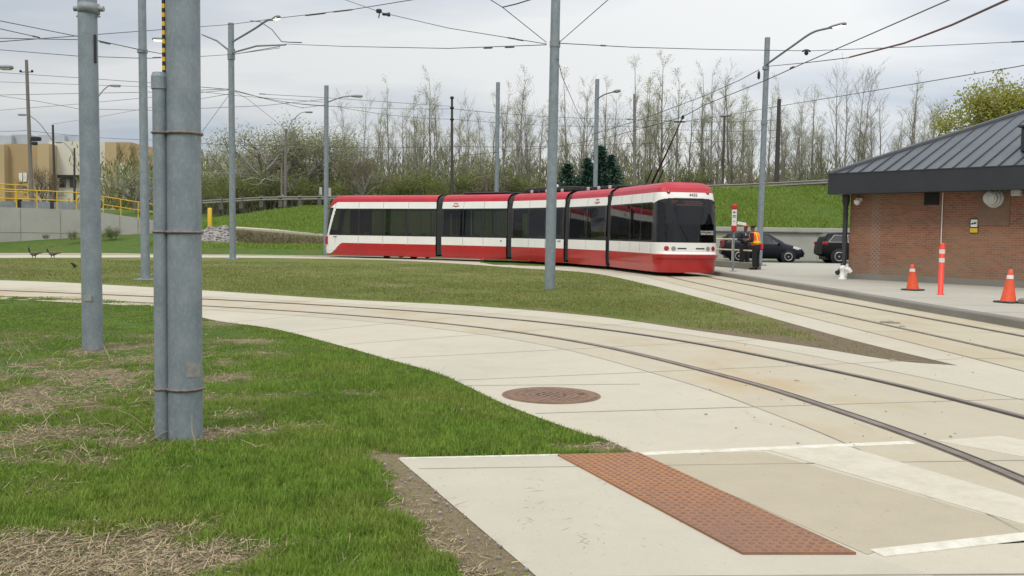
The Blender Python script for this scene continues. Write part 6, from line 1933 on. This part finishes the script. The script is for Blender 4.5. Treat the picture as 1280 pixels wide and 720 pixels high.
def poplar(seed, H, leaf, bare=False, mult=1, spread=1.0):
    r = random.Random(seed); tr = MB(); cr = MB()
    stems = [(0, 0)] if mult == 1 else [(rnd(r, -.5, .5), rnd(r, -.5, .5)) for _ in range(mult)]
    for sx, sy in stems:
        h = H * rnd(r, .8, 1.0) if mult > 1 else H
        lx, ly = rnd(r, -.08, .08) + sx * .10, rnd(r, -.08, .08) + sy * .10
        pts = []
        for k in range(9):
            t = k / 8
            pts.append(Vector((sx + lx * h * t + rnd(r, -.12, .12) * t, sy + ly * h * t + rnd(r, -.12, .12) * t, h * t)))
        r0 = .012 * H * (1 if mult == 1 else .7)
        tr.tube(pts, [r0 * (1 - .93 * k / 8) for k in range(9)], 5, 0, False)
        nb = int((25 if not bare else 20) * spread ** .5)
        for k in range(nb):
            t = rnd(r, .16, .97) ** .9
            i = min(int(t * 8), 7); base = pts[i].lerp(pts[i + 1], t * 8 - i)
            az = rnd(r, 0, 6.28); el = rnd(r, .85, 1.2)
            ln = H * rnd(r, .10, .27) * (1.12 - t * .72) * spread
            d = Vector((math.cos(az) * math.cos(el), math.sin(az) * math.cos(el), math.sin(el)))
            p1 = base + d * ln * .5; p2 = p1 + (d + Vector((rnd(r, -.15, .15), rnd(r, -.15, .15), .35))).normalized() * ln * .5
            br = r0 * .42 * (1.08 - t)
            tr.tube([base, p1, p2], [br, br * .65, br * .25], 3, 0, False)
            for q in range(r.randint(4, 6)):
                s = rnd(r, .25, 1); b2 = base.lerp(p1, s * 2) if s < .5 else p1.lerp(p2, s * 2 - 1)
                a2 = rnd(r, 0, 6.28); d2 = (d + Vector((math.cos(a2), math.sin(a2), rnd(r, -.1, .4))) * .75).normalized(); l2 = ln * rnd(r, .25, .5)
                e2 = b2 + d2 * l2; 
                cr.tube([b2, e2], [.016, .006], 3, 1, False)
                for w in range(2):
                    d3 = (d2 + Vector((rnd(r, -.6, .6), rnd(r, -.6, .6), rnd(r, 0, .5)))).normalized(); b3 = b2.lerp(e2, rnd(r, .3, .9)); cr.tube([b3, b3 + d3 * l2 * .5], [.010, .005], 3, 1, False)
                if not bare:
                    leafquads(cr, r, e2, r.randint(4, 6), .26, .07); leafquads(cr, r, b2.lerp(e2, .6), 3, .24, .065)
    return tr.mesh('trunk', M_bark), cr.mesh('crown', [leaf, M_poptwig])

def broad(seed, H, Wd, leaf, dens=1.0, lsize=.12, twig=M_poptwig, fork=.25, bare=False):
    r = random.Random(seed); tr = MB(); cr = MB()
    def grow(p, d, ln, rad_, lev):
        n = 3; pts = [p]; q = p; dd = d
        for k in range(n):
            dd = (dd + Vector((rnd(r, -.22, .22), rnd(r, -.22, .22), rnd(r, -.05, .18)))).normalized(); q = q + dd * ln / n; pts.append(q)
        target = tr if lev < 3 else cr
        target.tube(pts, [rad_ * (1 - .5 * k / n) for k in range(n + 1)], 5 if lev < 2 else 3, 0 if lev < 3 else 1, False)
        if lev == 4:
            if not bare:
                leafquads(cr, r, pts[-1], int(6 * dens), .30, lsize); leafquads(cr, r, pts[1], int(3 * dens), .28, lsize)
            return
        kids = (4, 4, 4, 3)[lev]
        for k in range(kids):
            s = rnd(r, .45, 1.0) if k else 1
            i = min(int(s * n), n - 1); b = pts[i].lerp(pts[i + 1], s * n - i)
            az = rnd(r, 0, 6.28); sp = (.75, .7, .75, .8)[lev]
            side = dd.orthogonal().normalized(); side = Matrix.Rotation(az, 3, dd) @ side
            nd_ = (dd * math.cos(sp) + side * math.sin(sp)); nd_.x *= Wd; nd_.y *= Wd; nd_ = nd_.normalized()
            grow(b, nd_, ln * rnd(r, .6, .82), rad_ * .5, lev + 1)
    for k in range(3):
        az = k * 2.1 + rnd(r, 0, 1)
        grow(Vector((0, 0, 0)), Vector((math.cos(az) * .35 * Wd, math.sin(az) * .35 * Wd, 1)).normalized(), H * fork, .02 * H, 0)
    # normalise height
    zs = [v[2] for v in tr.v + cr.v]; k = H / max(zs)
    for m_ in (tr, cr): m_.v = [(x * k, y * k, z * k) for x, y, z in m_.v]
    return tr.mesh('trunk', M_bark), cr.mesh('crown', [leaf, twig])

def bushmesh(seed, H, Wd, leaf, n=900, lsize=.13, stems=26, twigm=M_bark):
    r = random.Random(seed); tr = MB(); cr = MB()
    for k in range(stems):
        az = rnd(r, 0, 6.28); ou = rnd(r, 0, 1) ** .6; h = H * rnd(r, .6, 1.0) * (1.05 - .4 * ou ** 2)
        b = Vector((math.cos(az) * ou * Wd * .4, math.sin(az) * ou * Wd * .4, 0)); e = Vector((math.cos(az) * ou * Wd * .8 + rnd(r, -.2, .2), math.sin(az) * ou * Wd * .8, h)); m_ = b.lerp(e, .5) + Vector((rnd(r, -.15, .15), rnd(r, -.15, .15), .1))
        tr.tube([b, m_, e], [.035, .022, .007], 3, 0, False)
        for q in range(9):
            s = rnd(r, .25, 1); p = b.lerp(m_, s * 2) if s < .5 else m_.lerp(e, s * 2 - 1)
            d = Vector((rnd(r, -1, 1), rnd(r, -1, 1), rnd(r, .1, 1))).normalized(); l_ = rnd(r, .3, .8) * H * .18
            cr.tube([p, p + d * l_], [.012, .005], 3, 1, False)
            leafquads(cr, r, p + d * l_ * .8, int(n / stems / 9), .24, lsize)
    return tr.mesh('trunk', M_bark), cr.mesh('foliage', [leaf, twigm])

def fir(seed, H):
    r = random.Random(seed); tr = MB(); cr = MB()
    tr.tube([(0, 0, 0), (0, 0, H)], [.14, .02], 6, 0, False)
    z = .3
    while z < H * .98:
        R = (H - z) * .30 + .1
        for k in range(9):
            az = rnd(r, 0, 6.28); l_ = R * rnd(r, .7, 1.1)
            e = Vector((math.cos(az) * l_, math.sin(az) * l_, z - l_ * .15 + rnd(r, -.1, .15)))
            for s in range(7):
                p = Vector((0, 0, z)).lerp(e, .2 + .8 * s / 6); leafquads(cr, r, p, 2, .10, .13)
        z += .28
    return tr.mesh('trunk', M_bark), cr.mesh('crown', [M_fir])

def proto(name, meshes, crown='crown'):
    return (name, meshes[0], meshes[1], crown)
def plant(pr, label, cat, loc, scale, rz, group):
    t = thing(pr[0], label, cat, loc, rz, group); t.scale = scale if hasattr(scale, '__len__') else (scale,) * 3
    link('trunk', pr[1], t); link(pr[3], pr[2], t)
    return t
POP = [proto('poplar_tree', poplar(100 + k, 16, M_popleaf)) for k in range(6)]
POPM = [proto('poplar_tree', poplar(140 + k, 14, M_popleaf, False, 3, .9)) for k in range(3)]
BARE = [proto('bare_tree', poplar(120 + k, 16, M_popleaf, True, 1 + k % 2, 1.5)) for k in range(4)]
BUSH = [proto('shrub', bushmesh(200 + k, 4.5, 2.6, M_shrubl, 2600, .085), 'foliage') for k in range(3)]
BUSHD = [proto('shrub', bushmesh(210 + k, 4.2, 2.6, M_shrubd, 2200, .085), 'foliage') for k in range(3)]
BUSHB = [proto('shrub', bushmesh(220 + k, 4.4, 2.2, M_shrubb, 900, .07, 40, M_shrubb), 'foliage') for k in range(3)]
FIR = [proto('fir_tree', fir(300 + k, 6)) for k in range(2)]
tr_ = random.Random(99)
def ground_at(x, y): return terrain_z(x, y)
def place(pr, px, ytop, D, label, cat, group, hnom, wide=1.0, sink=.1):
    tp = PD(px, ytop, D); zb = terrain_z(tp.x, tp.y) - sink
    s = (tp.z - zb) / hnom
    return plant(pr, label, cat, (tp.x, tp.y, zb), (s * wide, s * wide, s), tr_.random() * 6.28, group)
def zone(px):
    return 'left of the streetcar' if px < 405 else 'behind the rear streetcar section' if px < 548 else 'behind the middle streetcar sections' if px < 708 else 'behind the front streetcar half' if px < 892 else 'above the parked cars' if px < 1035 else 'beyond the brick building'
big = [(440, 115, 'b'), (453, 130, 'b'), (487, 107, 'p'), (475, 150, 'p'), (505, 140, 'p'), (527, 118, 'm'), (540, 98, 'p'), (552, 112, 'p'), (518, 160, 'b'), (585, 140, 'm'), (600, 138, 'm'), (612, 122, 'p'), (628, 116, 'p'), (645, 98, 'p'), (655, 130, 'b'), (668, 98, 'b'), (684, 120, 'p'), (712, 90, 'p'), (722, 98, 'b'), (733, 118, 'p'), (757, 104, 'p'), (766, 122, 'p'), (780, 130, 'b'), (797, 76, 'p'), (806, 98, 'p'), (820, 95, 'm'), (830, 75, 'p'), (848, 92, 'p'), (862, 120, 'p'), (880, 92, 'p'), (892, 88, 'p'), (905, 98, 'b'), (916, 92, 'p'), (925, 112, 'p'), (936, 122, 'm'),
       (962, 115, 'p'), (985, 102, 'p'), (993, 112, 'b'), (1003, 130, 'm'), (1018, 105, 'p'), (1030, 140, 'm'), (1050, 92, 'b'), (1060, 100, 'b'), (1070, 90, 'b'), (1082, 140, 'm'), (1095, 130, 'p'), (1105, 128, 'b'), (1120, 150, 'p'), (1137, 100, 'p'), (1143, 110, 'p'), (1155, 140, 'b'), (1172, 124, 'b'), (1182, 128, 'b'), (1193, 150, 'p')]
def tree_at(px, yt, kind, D):
    if kind == 'p': place(tr_.choice(POP), px, yt, D, 'tall thin poplar with sparse pale new leaves ' + zone(px), 'tree', 'poplars along the tree line', 16, tr_.uniform(.8, 1.1))
    elif kind == 'm': place(tr_.choice(POPM), px, yt, D, 'several-stemmed young poplar with pale leaves ' + zone(px), 'tree', 'poplars along the tree line', 14, tr_.uniform(.8, 1.1))
    else: place(tr_.choice(BARE), px, yt, D, 'leafless slender tree with upright dark branches ' + zone(px), 'tree', 'bare trees along the tree line', 16, tr_.uniform(.8, 1.05))
for px, yt, kind in big: tree_at(px, yt, kind, tr_.uniform(92, 104))
px = 436
while px < 1200:
    tree_at(px + tr_.uniform(-4, 4), tr_.uniform(125, 180), tr_.choice('ppmmb'), tr_.uniform(98, 118)); px += 15
# willow-like tree and companions on the left
WIL = proto('willow_tree', broad(400, 11, 1.35, M_olive, .9, .062))
WIL2 = proto('willow_tree', broad(401, 10, 1.0, M_olive, .75, .062))
BR3 = proto('bare_tree', broad(402, 6, 1.0, M_shrubb, 0, .1, M_shrubb, bare=True))
place(WIL, 338, 139, 88, 'wide spreading olive-green tree leaning over the left guardrail', 'tree', 'budding trees left of the streetcar', 11, 1.2)
place(WIL2, 372, 140, 90, 'bushy yellow-olive tree directly right of the wide spreading tree', 'tree', 'budding trees left of the streetcar', 10, .95)
place(WIL2, 400, 148, 93, 'olive-green budding tree behind the rear lamp pole', 'tree', 'budding trees left of the streetcar', 10, 1.0)
place(WIL2, 426, 160, 95, 'thin olive budding tree just right of the rear lamp pole', 'tree', 'budding trees left of the streetcar', 10, .9)
place(WIL, 300, 165, 97, 'small pale budding tree at the left end of the tree line', 'tree', 'budding trees left of the streetcar', 11, .9)
place(BR3, 447, 193, 82, 'rounded brown leafless small tree just above the rear roof of the streetcar', 'tree', None, 6, 1.35) if False else None
t = place(BR3, 448, 192, 82, 'rounded brown leafless small tree just above the rear roof of the streetcar', 'tree', 'bare trees along the tree line', 6, 1.2)
t = place(BR3, 58, 205, 84, 'small rounded bare tree in front of the far building, behind the railing', 'tree', 'bare trees along the tree line', 6, 1.1)
place(WIL2, 172, 205, 84, 'olive bush-like tree by the far building, left of the slim pole', 'tree', 'budding trees left of the streetcar', 10, 1.2)
place(WIL2, 262, 205, 100, 'low olive tree just right of the thick strapped pole', 'tree', 'budding trees left of the streetcar', 10, 1.4)
YT = proto('leafy_tree', broad(410, 13, 1.0, M_yelleaf, 6, .10))
place(YT, 1284, 66, 62, 'dense yellow-green leafing tree rising behind the brick building roof', 'tree', 'yellow-green trees behind the building', 13, .85)
place(YT, 1385, 84, 66, 'second yellow-green tree cut by the right picture edge', 'tree', 'yellow-green trees behind the building', 13, .85)
for px, yt, D in ((709, 203, 80), (735, 196, 80.5), (751, 180, 81), (764, 192, 80)):
    place(FIR[px % 2], px, yt, D, {709: 'broad dark evergreen just right of the tall island pole', 735: 'slim dark evergreen left of the front-half lamp pole', 751: 'tallest dark evergreen against the front-half lamp pole', 764: 'dark evergreen right of the front-half lamp pole'}[px], 'tree', 'evergreens behind the streetcar', 6, 2.3 if px == 709 else 1.7)
# undergrowth, one shrub at a time
px = 258
while px < 1215:
    if px < 560: pool, lab, yt = (BUSH + BUSHD), 'olive-green shrub in the undergrowth ', tr_.uniform(202, 228)
    elif px < 880: pool, lab, yt = (BUSHD + BUSH + BUSHB), 'dull olive shrub in the undergrowth ', (tr_.uniform(203, 228) if not 695 < px < 780 else tr_.uniform(214, 228))
    else: pool, lab, yt = (BUSHB + BUSHB + BUSHD), 'brown twiggy shrub in the undergrowth ', tr_.uniform(206, 228)
    place(tr_.choice(pool), px, yt, tr_.uniform(83, 90), lab + zone(px), 'shrub', 'shrubs of the undergrowth', 4.4, tr_.uniform(1.0, 1.4)); px += tr_.uniform(9, 13)
for px, yt, D, lab in ((57, 290.5, 60.5, 'small dark weed bush at the foot of the ramp wall, leftmost'), (92, 286, 62, 'green weed bush at the foot of the ramp wall, left of the collared pole'), (141, 281, 64, 'bright green weed bush at the foot of the ramp wall, right of the collared pole'), (133, 285, 63.6, 'low green weed tuft touching the collared pole by the ramp wall')):
    tp = PD(px, yt, D); zb = PD(px, {57: 298, 92: 299, 141: 297, 133: 297}[px], D).z; s = (tp.z - zb) / 4.4
    plant(BUSH[px % 3], lab, 'bush', (tp.x, tp.y, zb - .05), (s * 1.5, s * 1.5, s), px, 'weed bushes at the ramp wall')
# far wood that reads as one mass
N = 52000
fx = -52 + rng.random(N) * 118; fy = 112 + rng.random(N) * 22
fz = 3.8 + 7.5 * rng.random(N) ** 1.7 * (.55 + .7 * fbm(fx, fy, .12, 40))
k = (fz < 3.8 + 14 * fbm(fx, fy * .2, .16, 44)); fx, fy, fz = fx[k], fy[k], fz[k]
struct(blade_mesh('far_wood', fx, fy, fz, .4 + .5 * rng.random(len(fx)), .10 + .12 * rng.random(len(fx)), [M_shrubd, M_shrubb, M_olive], rng.choice([0, 0, 1, 2], len(fx)).astype(np.int32), lean=1.2), 'stuff')

# ================================================================== LIGHT, SKY, CAMERA
SUN_EL = rad(52); SUN_AZ = rad(205)      # compass style, from +y clockwise: sun stands behind the camera, slightly left
w = bpy.data.worlds.new('World'); S.world = w; w.use_nodes = True
nt = w.node_tree
for n_ in list(nt.nodes): nt.nodes.remove(n_)
out = nt.nodes.new('ShaderNodeOutputWorld'); bg = nt.nodes.new('ShaderNodeBackground'); nt.links.new(bg.outputs[0], out.inputs[0])
sky = nt.nodes.new('ShaderNodeTexSky'); sky.sky_type = 'NISHITA'; sky.sun_disc = False; sky.sun_elevation = SUN_EL; sky.sun_rotation = SUN_AZ
sky.air_density = 1.0; sky.dust_density = 2.0
tc = nt.nodes.new('ShaderNodeTexCoord'); sx = nt.nodes.new('ShaderNodeSeparateXYZ'); nt.links.new(tc.outputs['Generated'], sx.inputs[0])
def mth(op, a, b=None, clamp=False):
    n_ = nt.nodes.new('ShaderNodeMath'); n_.operation = op; n_.use_clamp = clamp
    for i, v in enumerate((a, b)):
        if v is None: continue
        if hasattr(v, 'is_output'): nt.links.new(v, n_.inputs[i])
        else: n_.inputs[i].default_value = v
    return n_.outputs[0]
zz = mth('MAXIMUM', sx.outputs[2], 0.0); den = mth('ADD', zz, .16)
cb = nt.nodes.new('ShaderNodeCombineXYZ'); nt.links.new(mth('DIVIDE', sx.outputs[0], den), cb.inputs[0]); nt.links.new(mth('DIVIDE', sx.outputs[1], den), cb.inputs[1])
mp = nt.nodes.new('ShaderNodeMapping'); mp.inputs['Scale'].default_value = (.6, 1.1, 1); mp.inputs['Location'].default_value = (5.3, 2.2, 0); nt.links.new(cb.outputs[0], mp.inputs[0])
n1 = noise(nt, mp.outputs[0], 1.0, 6, .5, .36, .60)
# cloud deck: grey-blue thin parts to bright white parts, brighter towards the zenith as overcast skies are
STR = .10
def c10(c): return tuple(v / STR for v in c)
cloud = mixc(nt, n1, c10((.55, .61, .69)), c10((.87, .875, .87)))
xg = nt.nodes.new('ShaderNodeMapRange'); xg.clamp = True; xg.inputs[1].default_value = -.5; xg.inputs[2].default_value = .45; xg.inputs[3].default_value = .83; xg.inputs[4].default_value = 1.06
nt.links.new(sx.outputs[0], xg.inputs[0])
zen = mth('ADD', 1.0, mth('MULTIPLY', mth('POWER', zz, 1.6), 1.5))
gain = mth('MULTIPLY', zen, xg.outputs[0])
vm = nt.nodes.new('ShaderNodeVectorMath'); vm.operation = 'SCALE'; nt.links.new(cloud, vm.inputs[0]); nt.links.new(gain, vm.inputs['Scale'])
fin = mixc(nt, .12, vm.outputs[0], sky.outputs[0])
nt.links.new(fin, bg.inputs[0]); bg.inputs[1].default_value = STR
sl = bpy.data.lights.new('sun', 'SUN'); sl.energy = 1.5; sl.angle = rad(12); sl.color = (1, .95, .86)
so = bpy.data.objects.new('sun', sl); COL.objects.link(so)
sd_ = Vector((math.sin(SUN_AZ) * math.cos(SUN_EL), math.cos(SUN_AZ) * math.cos(SUN_EL), math.sin(SUN_EL)))
so.rotation_euler = sd_.to_track_quat('Z', 'Y').to_euler(); so.location = (-10, -10, 40)

cam = bpy.data.cameras.new('camera'); co = bpy.data.objects.new('camera', cam); COL.objects.link(co)
M_ = Matrix((RT, UP, -FW)).transposed().to_4x4(); M_.translation = CAM
co.matrix_world = M_
cam.sensor_width = 36; cam.sensor_fit = 'HORIZONTAL'; cam.lens = 36 * FPX / 1280; cam.clip_end = 5000; cam.clip_start = .05
S.camera = co
S.view_settings.view_transform = 'Standard'; S.view_settings.look = 'None'; S.view_settings.exposure = 0.0; S.view_settings.gamma = 1
